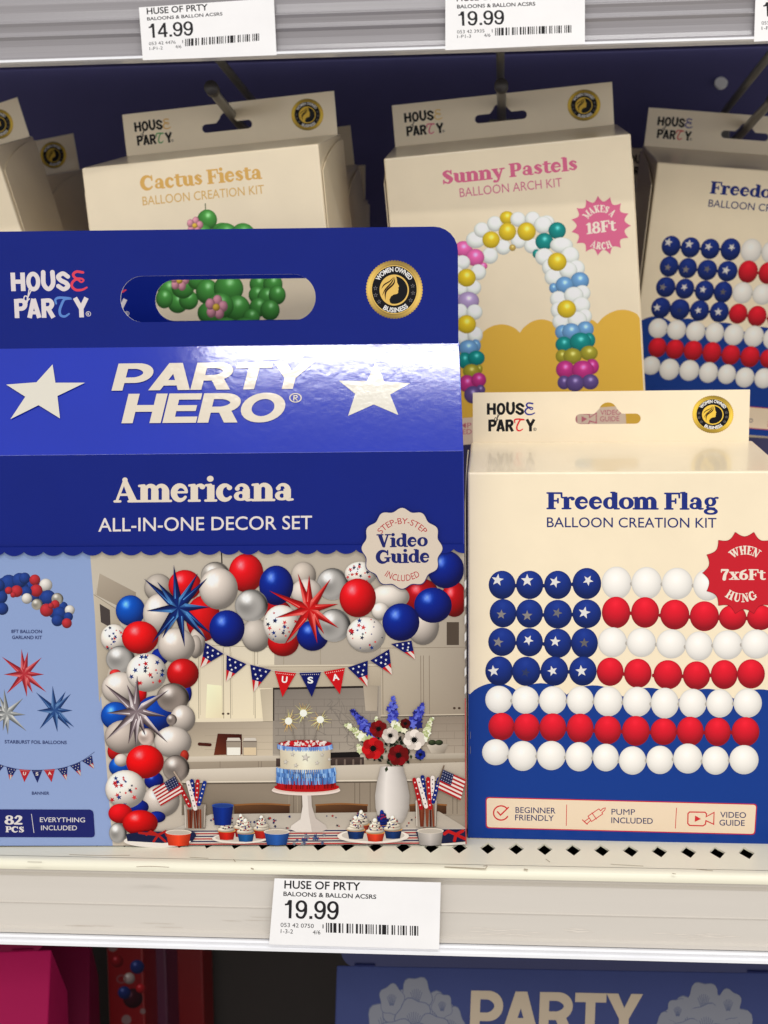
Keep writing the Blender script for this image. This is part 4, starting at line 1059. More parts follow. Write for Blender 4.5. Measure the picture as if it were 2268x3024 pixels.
# info column contents
af.curve = None
af.layer = 5
rb = random.Random(21)
MINI = []
for k in range(64):
    t = k / 63; a2 = math.radians(150 - 165 * t)
    MINI.append((120 + 330 * math.cos(a2) + rb.uniform(-38, 38) + 30 * t, 560 - 290 * math.sin(a2) + rb.uniform(-40, 40)))
for x, y in MINI:
    if x > -5: continue
    c = rb.choice([(30, 62, 140), (30, 62, 140), (36, 70, 150), (180, 44, 52), (190, 52, 56), (222, 216, 208), (150, 146, 136)])
    af.disc(C5, x, y, rb.uniform(22, 44), rb.uniform(22, 44), c, 'silver' if c[0] == 150 else 'matte', up=.4, n=16)
for x, y, r, c in ((30, 300, 52, 0), (210, 305, 42, 0), (285, 312, 36, 0), (300, 385, 42, 0), (228, 372, 40, 0), (345, 425, 38, 0), (372, 480, 42, 0), (432, 448, 34, 0), (440, 520, 36, 0), (150, 315, 42, 0), (5, 380, 44, 0), (60, 285, 55, 0), (135, 265, 48, 0), (170, 250, 36, 0), (240, 262, 35, 1), (315, 298, 42, 2), (250, 335, 40, 1), (330, 385, 50, 0), (180, 345, 38, 0), (115, 340, 38, 1), (60, 335, 24, 1), (90, 365, 18, 1), (185, 390, 34, 2), (255, 430, 36, 3), (320, 470, 42, 1), (395, 392, 38, 3), (380, 430, 28, 1), (350, 440, 18, 1), (410, 495, 45, 0), (480, 470, 32, 2), (470, 515, 30, 0), (395, 540, 38, 0), (460, 560, 32, 1), (15, 460, 40, 0), (-10, 300, 40, 0)):
    af.disc(C5, x, y, r * 1.08, r * 1.08, [(32, 62, 138), (186, 46, 54), (222, 216, 208), (156, 150, 138)][c], ['matte', 'matte', 'matte', 'silver'][c], up=.5, n=18)
af.build('garland_picture', fpan, M_INK)
af.layer = 5
af.foil(C5, (165, 910), [(12, 790), (148, 738), (192, 755), (288, 795), (305, 912), (320, 1035), (225, 1040), (185, 1068), (45, 1045), (25, 912)], 20, (124, 26, 36), (192, 48, 58), (232, 128, 128))
af.foil(C5, (45, 1180), [(-90, 1080), (-5, 1060), (28, 1012), (160, 1075), (178, 1190), (183, 1302), (55, 1328), (20, 1300), (-80, 1290), (-100, 1180)], 18, (84, 88, 90), (158, 160, 160), (226, 226, 222))
af.foil(C5, (375, 1160), [(248, 1035), (362, 990), (452, 1028), (488, 1045), (500, 1160), (510, 1275), (485, 1288), (395, 1308), (272, 1288), (254, 1160)], 19, (20, 44, 92), (40, 78, 140), (110, 150, 200))
af.build('starburst_picture', fpan, M_INK)
af.line(C5, [(-60, 1520), (40, 1545), (135, 1565), (260, 1570), (390, 1562), (480, 1540), (565, 1505), (650, 1445)], 3, (60, 70, 120), smooth=True)
for q, kd in (([(-50, 1512), (28, 1540), (-20, 1600)], 'st'), ([(45, 1548), (115, 1562), (68, 1640)], 'st'), ([(133, 1563), (210, 1570), (168, 1652)], 'U'), ([(218, 1570), (292, 1570), (258, 1657)], 'S'), ([(302, 1568), (378, 1562), (355, 1652)], 'A'), ([(395, 1560), (465, 1548), (458, 1640)], 'st'), ([(482, 1540), (552, 1515), (556, 1610)], 'st'), ([(565, 1508), (632, 1468), (648, 1560)], 'st')): flag(C5, *q, kd)
af.build('bunting_picture', fpan, M_INK)
TN = (40, 52, 108)
def ft(t, cr, x0, x1, y, h, col, art, off=.0, slope=0): art.text(font_shape(t, off), cr(x0, y), cr(x1, y + slope), np.array(cr(0, -h)) - np.array(cr(0, 0)), col)
ft('8FT BALLOON', C5, 78, 289, 627, 23, TN, af, .01, 1); af.build('caption_lettering', fpan, M_INK); ft('GARLAND KIT', C5, 84, 289, 668, 23, TN, af, .01, 1)
af.build('caption_lettering', fpan, M_INK)
ft('STARBURST FOIL BALLOONS', C5, 33, 459, 1386, 23, TN, af, .01, 5); af.build('caption_lettering', fpan, M_INK); ft('BANNER', C5, 220, 339, 1738, 21, TN, af, .01, 1)
af.build('caption_lettering', fpan, M_INK)
af.poly([(-172, C5(0, 1838)[1]), C5(620, 1841), C5(638, 1850), C5(644, 1868), C5(653, 2010), C5(648, 2026), C5(632, 2032), (-172, C5(0, 2030)[1])], (30, 36, 108))
af.text(run_shape('82', SERIF), C5(32, 1942), C5(156, 1944), np.array(C5(0, -62)) - np.array(C5(0, 0)), (232, 224, 222))
af.text(run_shape('PCS', SERIF), C5(38, 1996), C5(166, 1998), np.array(C5(0, -40)) - np.array(C5(0, 0)), (232, 224, 222))
af.line(C5, [(217, 1872), (234, 2000)], 4, (220, 214, 216))
ft('EVERYTHING', C5, 275, 585, 1926, 32, (228, 222, 224), af, .005, 2); ft('INCLUDED', C5, 283, 530, 1982, 32, (228, 222, 224), af, .005, 1)
af.build('info_panel', fpan, M_INK)
# awning edge and titles
af.layer = KTOP
for i in range(-3, 27):
    x0, ya = SK(i); x1, yb = SK(i + 1)
    if x0 > 1368: break
    P = [(min(x0 + (x1 - x0) * t, 1371), ya + (yb - ya) * t + 12.5 * math.sin(math.pi * t) ** .7) for t in np.linspace(0, 1, 13)]
    af.poly([(x0, ya - 14)] + P + [(min(x1, 1371), yb - 14)], NAVY, .05)
af.up(1)
af.build('awning_edge', fpan, M_NAVY)
af.layer = 4
CRM = (236, 222, 204)
af.text(run_shape('Americana', SERIF), C4(397, 218), C4(1028, 212), np.array(C4(0, -84)) - np.array(C4(0, 0)), CRM)
af.text(font_shape('ALL-IN-ONE DECOR SET', .006), C4(344, 320), C4(1092, 311), np.array(C4(0, -47)) - np.array(C4(0, 0)), (238, 228, 222))
af.build('title_lettering', fpan, M_INK)
def badge(art, cr, cx, cy, r, n, amp, col, edge=None, pw=1.0, spike=False):
    wv = (lambda t: 1 - 2 * abs(math.sin(n * t / 2)) ** .8) if spike else (lambda t: math.cos(n * t))
    for k, (q, c) in enumerate(((r + 3, edge), (r, col))):
        if c is None: continue
        art.poly([cr(cx + (q + amp * wv(t)) * math.cos(t), cy + (q + amp * wv(t)) * math.sin(t)) for t in np.linspace(0, 2 * math.pi, 240, endpoint=False)], c)
af.layer = KTOP + 4
badge(af, C4, 1407, 377, 135, 12, 6, (226, 210, 192), (34, 40, 110), 1.2)
af.arctext(font_shape('STEP-BY-STEP', .0), C4, 1408, 384, 92, 21, 142, 38, (186, 40, 52))
af.arctext(font_shape('INCLUDED', .0), C4, 1408, 380, 112, -22, -124, -56, (186, 40, 52))
af.text(run_shape('Video', SERIF), C4(1317, 374), C4(1497, 371), np.array(C4(0, -46)) - np.array(C4(0, 0)), (28, 36, 108))
af.text(run_shape('Guide', SERIF), C4(1315, 430), C4(1502, 427), np.array(C4(0, -46)) - np.array(C4(0, 0)), (28, 36, 108))
af.build('video_badge', fpan, M_INK)

for k in range(7):
    y = C8(0, 15 + 88 * k)[1]; af.poly([(1371.5, y + 8), (1376.6, y), (1376.8, y + 24), (1371.8, y + 32)], (226, 222, 220), 0)
af.build('striped_edge', fpan, M_INK)
af.poly([(1372.5, 2060), (1375, 2060), (1377.4, 2490), (1374.4, 2490)], (196, 64, 66)); af.build('red_edge_line', fpan, M_INK)
# second blue box right behind it
def copy_thing(root, loc, rot=None, label=None):
    r = root.copy(); COL.objects.link(r); r.location = loc
    if rot is not None: r.rotation_euler = rot
    if label: r['label'] = label
    for chd in [c for c in bpy.data.objects if c.parent == root]:
        c = chd.copy(); COL.objects.link(c); c.parent = r
        for sub in [q for q in bpy.data.objects if q.parent == chd]:
            d = sub.copy(); COL.objects.link(d); d.parent = c
    return r
q = np.array(big.location) - NB * .098
o = copy_thing(big, tuple(q + UB * .0), None, 'blue gable box hidden behind the front one, seen through its handle slot')
o.scale = (1, 1, 1.013)

# ================================================================== cream kit boxes
D0 = .698
ORG = at(C8(140, 1330), D0)                     # front bottom left of the standing one
TK = .08; WK = .161
IF_ = np.eye(4); IF_[:3, 3] = -ORG              # world -> its own frame
NF = np.array([0, -1.0, 0])
KH = float(at(C7(145, 505), D0)[2] - ORG[2])
tabp = {k: at(C7(x, y), D0 + TK) - ORG for k, (x, y) in dict(tl=(165, 102), tr=(1567, 86), br=(1560, 343), bl=(165, 347), s0=(683, 210), s1=(1014, 259)).items()}
ZB = float((tabp['bl'][2] + tabp['br'][2]) / 2) - .0005
INKB = (22, 20, 24)


def kit(name, label, loc, rot, ce, ct, group, dent=0.0):
    root = thing(name, label, 'box', tuple(map(float, loc)), rot, group)
    v = [(0, 0, 0), (WK, 0, 0), (WK, 0, KH), (.0008, 0, KH), (0, TK, 0), (WK - .002, TK, 0), (WK - .003, TK, ZB), (.0008, TK, ZB)]
    f = [(0, 1, 2, 3), (3, 2, 6, 7), (4, 5, 6, 7), (0, 4, 5, 1), (1, 5, 6, 2), (0, 3, 7, 4)]
    mesh_obj('box_body', v, f, M_CREAM, root, bevel=.0011)
    for x, sgn in ((WK, 1), (0, -1)):
        P = [(.004, .004), (TK - .003, .004)] + [(TK - .003 - (TK - .007) * t, ZB - .004 - (ZB - KH + .012) * t ** 2.2 - .002 * math.sin(math.pi * t)) for t in np.linspace(0, 1, 12)]
        k = len(P); xo = x + sgn * .0003
        tp = .002 / TK if sgn > 0 else 0
        vv = [(xo - tp * a, a, b) for a, b in P] + [(x + sgn * .0009 - tp * a, a, b) for a, b in P]
        mesh_obj('side_flap', vv, [tuple(range(k)), tuple(range(k, 2 * k))] + [(i, (i + 1) % k, k + (i + 1) % k, k + i) for i in range(k)], M_CREAM, root)
    t = tabp
    tl_, tr_, br_, bl_ = [(float(t[k][0]), float(t[k][2])) for k in ('tl', 'tr', 'br', 'bl')]
    out = [(bl_[0], bl_[1] - .004), (br_[0], br_[1] - .004), (tr_[0], tr_[1]), (tl_[0], tl_[1])]
    x0, z1 = float(t['s0'][0]), float(t['s0'][2]); x1, z0 = float(t['s1'][0]), float(t['s1'][2])
    cx, r = (x0 + x1) / 2, (z1 - z0) / 2; zc = (z0 + z1) / 2
    hole = [(x1 - r + r * math.cos(a), zc + r * math.sin(a)) for a in np.linspace(-math.pi / 2, math.pi / 2, 9)]
    hole += [(cx + .0075 + .0002, z1), (cx + .0062, z1 + .0015)] + [(cx + .0052 * math.cos(a), z1 + .0012 + .0052 * math.sin(a)) for a in np.linspace(.3, math.pi - .3, 9)] + [(cx - .0062, z1 + .0015), (cx - .0077, z1)]
    hole += [(x0 + r + r * math.cos(a), zc + r * math.sin(a)) for a in np.linspace(math.pi / 2, 1.5 * math.pi, 9)]
    M4 = np.eye(4); M4[:3, 1] = (0, 0, 1); M4[:3, 2] = (0, -1, 0); M4[1, 3] = TK - .0004
    tab = slab('hang_tab', out, [hole], M4, .0007, M_CREAM, root, M_EDGE)
    a = Art(ORG + np.array([0, TK - .00075, 0]), NF, IF_, GK, layer=3)
    logo(a, C7(236, 152), C7(478, 152), C7(236, 300), INKB, ce, ct, 'logo', tab, M_INK)
    a.layer = 3
    seal(a, C7(1380, 212), (106 * .5835, 97 * .5835), 0, tab, M_INK, (212, 176, 66))
    return root


RR = lambda a, b, c: (math.radians(a), math.radians(b), math.radians(c))
GRP = 'cream balloon kit boxes'
ff = kit('kit_box', 'cream Freedom Flag balloon kit box standing on the shelf beside the blue gable box', ORG, (0, 0, 0), (42, 44, 140), (226, 44, 54), GRP)
a = Art(ORG, NF, IF_, GK, layer=4)
RB, RW, RRED = (24, 44, 116), (208, 202, 190), (196, 22, 36)
XL, XR = 1383.5, float(2301)
# blue hill with scalloped crest
cus = [(150, 600), (395, 590), (640, 602), (925, 612), (1205, 627), (1485, 622), (1765, 632)]
crest = [(143, 596)]
for (x0, y0_), (x1, y1_) in zip(cus[:-1], cus[1:]):
    crest += [(x0 + (x1 - x0) * t, y0_ + (y1_ - y0_) * t - 52 * math.sin(math.pi * t) ** .75) for t in np.linspace(0, 1, 12)]
crest = [C8(x, y) for x, y in crest]; crest = [(min(x, XR), y) for x, y in crest]
a.poly([C8(141, 1326)] + crest + [(XR, C8(0, 1361)[1])], (20, 58, 138))
a.build('blue_ground', ff, M_INK)
rows = [(C7, 'b', [(313, 1075, 68, 72), (453, 1075, 69, 72), (595, 1075, 69, 72), (742, 1068, 73, 79)]),
        (C7, 'w', [(893, 1065, 76, 83), (1045, 1066, 77, 82), (1200, 1068, 78, 80), (1352, 1075, 72, 80)]),
        (C8, 'b', [(318, 190, 68, 72), (452, 192, 68, 72), (595, 195, 72, 73), (742, 193, 73, 73)]),
        (C8, 'r', [(890, 186, 72, 80), (1037, 186, 71, 78), (1187, 197, 74, 76), (1337, 205, 74, 76), (1480, 212, 70, 64), (1620, 212, 68, 64)]),
        (C8, 'b', [(313, 335, 70, 72), (452, 337, 68, 72), (595, 342, 70, 74), (730, 341, 68, 76)]),
        (C8, 'w', [(872, 337, 74, 76), (1018, 338, 74, 74), (1170, 345, 76, 74), (1310, 356, 70, 74), (1455, 350, 76, 74), (1600, 346, 76, 74)]),
        (C8, 'b', [(298, 482, 70, 74), (435, 484, 72, 74), (578, 483, 70, 74), (722, 483, 70, 74)]),
        (C8, 'r', [(860, 486, 68, 72), (1000, 494, 70, 74), (1152, 501, 73, 74), (1297, 505, 69, 72), (1437, 500, 68, 74), (1573, 497, 70, 74)]),
        (C8, 'w', [(297, 627, 69, 70), (431, 629, 69, 70), (570, 631, 70, 72), (709, 631, 68, 72), (850, 636, 73, 76), (997, 638, 73, 76), (1137, 645, 71, 78), (1278, 646, 70, 74), (1415, 646, 68, 72), (1556, 644, 72, 74)]),
        (C8, 'r', [(310, 763, 66, 70), (438, 767, 66, 70), (570, 768, 68, 72), (708, 773, 68, 76), (848, 781, 68, 72), (990, 785, 70, 76), (1131, 789, 67, 68), (1265, 787, 68, 74), (1404, 790, 66, 72), (1545, 789, 70, 74)]),
        (C8, 'w', [(280, 893, 68, 66), (417, 912, 73, 76), (562, 910, 73, 74), (703, 916, 69, 74), (838, 920, 66, 70), (973, 935, 69, 72), (1112, 932, 69, 72), (1253, 925, 74, 76), (1393, 935, 68, 72), (1537, 931, 74, 74)])]
for cr, k, L in rows:
    for x, y, rx_, ry_ in L:
        if x > L[0][0]:
            kc = {'b': (14, 30, 88), 'w': (176, 168, 158), 'r': (150, 14, 26)}[k]
            a.disc(cr, x - rx_ - 1, y + 4, 7, 10, kc, 'flat', n=10)
        c = {'b': (22, 46, 124), 'w': (232, 227, 220), 'r': (208, 24, 42)}[k]
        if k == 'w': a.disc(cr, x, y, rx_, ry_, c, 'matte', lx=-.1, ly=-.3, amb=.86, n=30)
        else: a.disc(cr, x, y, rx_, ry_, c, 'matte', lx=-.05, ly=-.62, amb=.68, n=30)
SW, SG = (226, 222, 218), (136, 130, 128)
for cr, x, y, r, rot, c in ((C7, 290, 1050, 32, 8, SW), (C7, 440, 1052, 33, 0, SW), (C7, 580, 1060, 30, 20, SW), (C7, 748, 1052, 28, 30, SW), (C8, 309, 196, 26, 4, SG), (C8, 440, 202, 28, 0, SG), (C8, 592, 188, 27, 20, (110, 108, 112)), (C8, 729, 187, 32, 12, SW),
                            (C8, 293, 336, 28, 10, SG), (C8, 446, 326, 27, 28, SW), (C8, 582, 333, 28, 4, SW), (C8, 729, 340, 26, 0, (100, 96, 98)), (C8, 270, 482, 30, -8, SW), (C8, 432, 490, 25, 12, (46, 56, 96)), (C8, 568, 482, 27, -16, SW), (C8, 714, 482, 31, -6, SW)):
    a.star(cr, x, y, r, c, rot, up=.2)
a.up()
a.build('balloon_picture', ff, M_INK)
KT2 = a.layer + 1; a.layer = 5
FT = (30, 46, 124)
a.text(run_shape('Freedom Flag', SERIF), C7(537, 692), C7(1410, 695), np.array(C7(0, -86)) - np.array(C7(0, 0)), FT)
a.text(font_shape('BALLOON CREATION KIT', .004), C7(540, 783), C7(1398, 786), np.array(C7(0, -50)) - np.array(C7(0, 0)), (34, 46, 110))
a.build('title_lettering', ff, M_INK)
a.layer = KT2
badge(a, C7, 1540, 1014, 197, 14, 15, (198, 30, 44), (150, 20, 34), .8, True)
def bt_(t, x0, x1, y, h, col, cr=C7): a.text(run_shape(t, SERIF), cr(x0, y), cr(x1, y + 2), np.array(cr(0, -h)) - np.array(cr(0, 0)), col)
bt_('7x6Ft', 1420, 1648, 1048, 54, (236, 222, 206))
a.arctext(run_shape('WHEN', SERIF, .06), C7, 1545, 1010, 90, 44, 132, 52, (236, 222, 206)); a.arctext(run_shape('HUNG', SERIF, .06), C7, 1528, 1010, 152, -44, -126, -58, (236, 222, 206))
a.build('size_badge', ff, M_INK)
a.layer = 6
def rpoly(cr, q, r):
    q = [np.array(p, float) for p in q]; out = []
    for i in range(4):
        p, pa, pb = q[i], q[i - 1], q[(i + 1) % 4]
        da = (pa - p) / np.hypot(*(pa - p)); db = (pb - p) / np.hypot(*(pb - p))
        for t in np.linspace(0, 1, 6): out.append(cr(*(p + da * r * (1 - t) ** 2 + db * r * t ** 2)))
    return out
a.poly(rpoly(C8, [(230, 1120), (1604, 1155), (1594, 1312), (231, 1278)], 18), (196, 34, 44)); a.poly(rpoly(C8, [(235, 1125), (1599, 1160), (1589, 1307), (236, 1273)], 16), (234, 212, 184))
RI = (206, 46, 52)
a.shapes([arcp(308, 1201, 38, 36, 40, 330, 7, 7, n=24)], lambda x, y: C8(x, 2 * 1201 - y), RI); a.line(C8, [(290, 1195), (305, 1212), (345, 1173)], 7, RI)
for t, x0, x1, y in (('BEGINNER', 381, 584, 1200), ('FRIENDLY', 379, 575, 1238), ('PUMP', 867, 986, 1209), ('INCLUDED', 866, 1076, 1252), ('VIDEO', 1417, 1548, 1224), ('GUIDE', 1413, 1541, 1264)):
    a.text(font_shape(t, 0.0 if t == 'PUMP' else .006), C8(x0, y), C8(x1, y + (x1 - x0) * .02), np.array(C8(0, -29)) - np.array(C8(0, 0)), (26, 40, 96))
a.line(C8, [(640, 1160), (638, 1265)], 3.5, RI); a.line(C8, [(1196, 1176), (1190, 1278)], 3.5, RI)
a.line(C8, [(748, 1217), (803, 1180), (812, 1190), (824, 1178), (836, 1175), (833, 1186), (818, 1200), (822, 1206), (766, 1244), (748, 1217)], 4, RI); a.line(C8, [(768, 1200), (790, 1232)], 4, RI); a.line(C8, [(752, 1228), (730, 1244), (742, 1256), (762, 1238)], 4, RI); a.line(C8, [(720, 1236), (744, 1258)], 5, RI)
a.line(C8, [(1262, 1196), (1340, 1197), (1348, 1206), (1346, 1220), (1386, 1198), (1384, 1258), (1345, 1240), (1342, 1258), (1330, 1266), (1262, 1264), (1253, 1254), (1254, 1204)], 6, RI, closed=True); a.poly([C8(1290, 1214), C8(1320, 1231), C8(1288, 1246)], RI)
a.build('info_strip', ff, M_INK)

# hanging boxes (tilted on their hooks)
LY, LP, LG = (232, 188, 112), (226, 104, 140), (92, 168, 96)
cac = kit('kit_box', 'cream balloon kit box with tan Cactus Fiesta title hanging behind the blue gable box', (-.2615, .9115, -.0638), RR(6.01, -3.1, -7.03), LY, LG, GRP)
sun = kit('kit_box', 'cream balloon kit box with pink Sunny Pastels title and pastel balloon arch', (-.0635, .9341, -.0591), RR(6.45, -4.02, -1.63), (238, 204, 130), (228, 110, 140), GRP)
ffb = kit('kit_box', 'cream Freedom Flag kit box hanging from a hook at the right photo edge', (.092, 1.0464, -.0494), RR(9.51, 5.1, 3.72), (60, 60, 150), (222, 60, 66), GRP)
for chd in [c for c in bpy.data.objects if c.parent == ff and c.name.split('.')[0] in ('blue_ground', 'balloon_picture', 'title_lettering', 'size_badge', 'info_strip')]:
    c = chd.copy(); COL.objects.link(c); c.parent = ffb
kit('kit_box', 'blank cream kit box at the left photo edge, its seal half cut off', (-.4462, .9506, -.0778), RR(7.42, -14.07, -6.15), LY, LG, GRP)
kit('kit_box', 'shaded kit box with seal, between the left edge box and the Cactus box', (-.4733, 1.0498, -.0703), RR(3.93, -7.35, -7.81), LY, LG, GRP)
kit('kit_box', 'kit box directly behind the Cactus box, blank tab corner peeking out right', (-.2514, 1.0004, -.0755), RR(6.22, -4.9, -4.74), LY, LG, GRP)
kit('kit_box', 'rearmost kit box of the Cactus row, a narrow sliver against the navy wall', (-.2771, 1.0903, -.0678), RR(-.34, .37, -5.51), LY, LG, GRP)
kit('kit_box', 'kit box in shadow behind the hanging Freedom Flag box, its left corner showing', (.0815, 1.134, -.058), RR(4, 3, 1), (60, 60, 150), (222, 60, 66), GRP)


def art_of(root, gain, layer=3):
    A, I = mats(root)
    return Art(A[:3, 3], A[:3, :3] @ np.array([0, -1.0, 0]), I, gain, layer)


# Cactus print
a = art_of(cac, GB)
TAN = (214, 168, 92)
a.text(run_shape('Cactus Fiesta', SERIF), C1(608, 824), C1(1134, 773), np.array(C1(606, 762)) - np.array(C1(612, 824)), TAN)
a.text(font_shape('BALLOON CREATION KIT', .004), C1(617, 888), C1(1142, 836), np.array(C1(0, -38)) - np.array(C1(3, 0)), (212, 172, 104))
a.build('title_lettering', cac, M_INK)
GR = (74, 146, 66)
a.line(C1, [(887, 880), (888, 910)], 4, (60, 80, 50))
gl = [(C1, 895, 950, 43, 45), (C1, 960, 1000, 45, 38), (C3, 700, 70, 50, 60), (C3, 790, 60, 46, 50), (C3, 850, 60, 46, 50), (C3, 755, 130, 55, 60),
      (C3, 590, 245, 38, 40), (C3, 622, 290, 36, 36), (C3, 660, 280, 34, 34), (C3, 575, 275, 30, 34), (C3, 640, 235, 40, 40), (C3, 690, 210, 34, 34), (C3, 725, 250, 40, 44), (C3, 800, 240, 52, 50), (C3, 830, 310, 46, 48), (C3, 770, 300, 48, 46), (C3, 735, 325, 44, 40),
      (C3, 905, 225, 32, 34), (C3, 955, 225, 34, 36), (C3, 900, 262, 30, 32), (C3, 935, 270, 34, 34), (C3, 970, 262, 30, 34), (C3, 905, 305, 32, 34), (C3, 945, 315, 34, 36), (C3, 880, 340, 30, 30), (C3, 790, 400, 60, 60), (C3, 860, 400, 60, 60)]
for cr, x, y, rx_, ry_ in gl: a.disc(cr, x, y, rx_, ry_, GR, 'latex', lx=.1, ly=-.5, amb=.6)
def flower(cr, x, y, r):
    for k in range(5):
        t = math.radians(-90 + 72 * k + 10); a.disc(cr, x + r * .6 * math.cos(t), y + r * .6 * math.sin(t), r * .42, r * .5, (214, 146, 160), 'matte', n=14, up=.5)
    a.disc(cr, x, y, r * .33, r * .33, (222, 180, 70), 'matte', n=12)
flower(C1, 842, 975, 36); flower(C3, 628, 212, 34); flower(C3, 757, 305, 40)
a.build('cactus_picture', cac, M_INK)

# Sunny print
a = art_of(sun, GB2)
PK = (214, 104, 140)
a.text(run_shape('Sunny Pastels', SERIF), C2(255, 797), C2(836, 735), np.array(C2(252, 738)) - np.array(C2(256, 797)), PK)
a.text(font_shape('BALLOON ARCH KIT', .002), C2(328, 852), C2(770, 806), np.array(C2(0, -38)) - np.array(C2(3, 0)), (206, 112, 140))
a.build('title_lettering', sun, M_INK)
A_, I_ = mats(sun)
def sun_px(u, w):                                # own face coordinates -> photo px
    P = (A_ @ np.array([u, 0, w, 1]))[:3]; qq = P @ RC; return (CX + FPX * qq[0] / qq[1], CY - FPX * qq[2] / qq[1])
def sun_uv(px): P = hit(px, A_[:3, 3], A_[:3, :3] @ np.array([0, -1.0, 0])); r = loc_(P, I_); return r[0], r[2]
hill = []
for (x0, y0_), (x1, y1_), hh in (((-250, 1385), (10, 1380), 100), ((10, 1380), (330, 1352), 100), ((330, 1352), (650, 1335), 78), ((650, 1335), (968, 1300), 92), ((968, 1300), (1285, 1260), 66), ((1285, 1260), (1640, 1215), 90)):
    hill += [(x0 + (x1 - x0) * t, y0_ + (y1_ - y0_) * t - hh * math.sin(math.pi * t) ** .7) for t in np.linspace(0, 1, 12)]
P = []
for x, y in hill:
    u, w = sun_uv(D5(x, y)); P.append((min(max(u, .0006), WK - .0006), w))
P = [sun_px(u, w) for u, w in P]
a.poly([sun_px(.0006, .0015)] + P + [sun_px(WK - .0006, .0015)], (222, 176, 70))
a.build('yellow_ground', sun, M_INK)
wt, ye, tq, bl2, pk, li, ol, mg, pu = (234, 238, 232), (216, 186, 44), (24, 132, 128), (106, 154, 200), (222, 100, 164), (170, 148, 190), (158, 150, 50), (186, 54, 128), (96, 76, 132)
AR = [(190, 650, 70, 62, pk), (350, 790, 34, 30, pk), (290, 575, 76, 66, wt), (340, 495, 62, 60, wt), (445, 445, 60, 60, wt), (545, 395, 56, 52, ye), (635, 408, 60, 58, wt), (755, 405, 60, 58, wt), (870, 430, 60, 52, wt), (430, 700, 34, 30, wt),
      (405, 705, 64, 64, wt), (515, 635, 60, 60, wt), (640, 585, 60, 58, wt), (750, 625, 62, 60, wt), (590, 640, 26, 26, (190, 160, 80)), (840, 455, 72, 68, wt), (415, 575, 68, 66, ye), (548, 510, 68, 70, ye), (705, 508, 72, 72, ye), (955, 500, 68, 66, tq), (850, 590, 70, 68, tq), (785, 690, 30, 36, tq),
      (285, 720, 72, 68, pk), (990, 620, 90, 62, wt), (850, 715, 72, 68, wt), (1060, 705, 72, 72, wt), (900, 800, 66, 70, wt), (1110, 810, 68, 68, wt), (925, 880, 70, 68, wt), (1045, 825, 70, 66, wt), (955, 755, 74, 72, ye),
      (925, 970, 34, 40, bl2), (1140, 910, 72, 68, bl2), (1015, 945, 70, 66, bl2), (965, 1060, 66, 64, wt), (1160, 1010, 64, 62, wt), (1090, 1030, 76, 68, wt), (965, 1150, 60, 66, wt), (1150, 1110, 72, 66, wt), (985, 1245, 66, 64, wt), (1180, 1200, 56, 60, wt), (1120, 1230, 76, 68, wt), (1032, 1140, 74, 70, ye),
      (1000, 1330, 60, 58, bl2), (1185, 1305, 66, 62, bl2), (1070, 1325, 72, 66, bl2), (1010, 1430, 66, 62, tq), (1215, 1395, 50, 58, tq), (1145, 1410, 84, 74, tq), (995, 1525, 50, 52, ol), (1215, 1500, 68, 58, ol), (1080, 1525, 72, 62, ol), (1020, 1635, 72, 70, mg), (1240, 1610, 54, 60, mg), (1165, 1640, 86, 76, mg), (1010, 1740, 50, 54, pu), (1225, 1735, 66, 60, pu), (1100, 1745, 72, 66, pu),
      (180, 760, 62, 56, wt), (310, 840, 62, 62, wt), (130, 850, 60, 60, wt), (270, 965, 62, 60, wt), (170, 980, 50, 50, wt), (215, 885, 72, 70, ye), (150, 1070, 40, 46, li), (230, 1075, 84, 72, li), (165, 1160, 56, 60, wt), (280, 1165, 62, 60, wt), (180, 1370, 50, 60, wt), (285, 1350, 60, 64, wt), (215, 1265, 74, 72, ye), (290, 1440, 40, 50, bl2), (230, 1460, 76, 64, bl2), (200, 1560, 56, 64, tq), (295, 1540, 66, 58, tq), (320, 1630, 24, 36, ol), (255, 1650, 66, 58, ol), (220, 1750, 66, 68, mg), (315, 1720, 58, 58, mg), (330, 1800, 36, 40, pu), (265, 1840, 66, 68, pu)]
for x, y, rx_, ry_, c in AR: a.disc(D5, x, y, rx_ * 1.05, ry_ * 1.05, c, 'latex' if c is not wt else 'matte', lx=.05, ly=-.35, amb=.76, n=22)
a.build('arch_picture', sun, M_INK)
badge(a, D5, 1312, 460, 222, 15, 24, PK, None, 1.0, True)
a.text(run_shape('18Ft', SERIF), D5(1195, 530), D5(1440, 500), np.array(D5(0, -92)) - np.array(D5(6, 0)), (236, 222, 206))
a.arctext(run_shape('MAKES A', SERIF, .06), D5, 1308, 465, 116, 58, 150, 38, (236, 222, 206)); a.arctext(run_shape('ARCH', SERIF, .06), D5, 1318, 460, 194, -58, -120, -62, (236, 222, 206))
a.build('size_badge', sun, M_INK)
# info strip low on the Sunny box
s0, s1 = [sun_uv(C7(x, y)) for x, y in ((120, 230), (945, 330))]
a.poly([sun_px(.010, s1[1] + .0035), sun_px(s1[0], s1[1] + .0035), sun_px(s1[0], s0[1]), sun_px(.010, s0[1])], (222, 198, 176))
VG = (196, 110, 124)
def vtxt(t, p0, p1, h): a.text(font_shape(t, .01), C7(*p0), C7(*p1), np.array(C7(0, -h)) - np.array(C7(0, 0)), VG)
vtxt('VIDEO', (810, 216), (914, 214), 26); vtxt('GUIDE', (808, 248), (906, 246), 26)
a.line(C7, [(690, 205), (755, 212), (756, 228), (790, 205), (790, 255), (757, 245), (750, 262), (690, 262)], 6, VG, closed=True); a.poly([C7(715, 220), C7(744, 235), C7(716, 252)], VG)
vtxt('PUMP', (40, 282), (158, 280), 26); vtxt('INCLUDED', (-40, 314), (160, 312), 26)
a.build('info_strip', sun, M_INK)

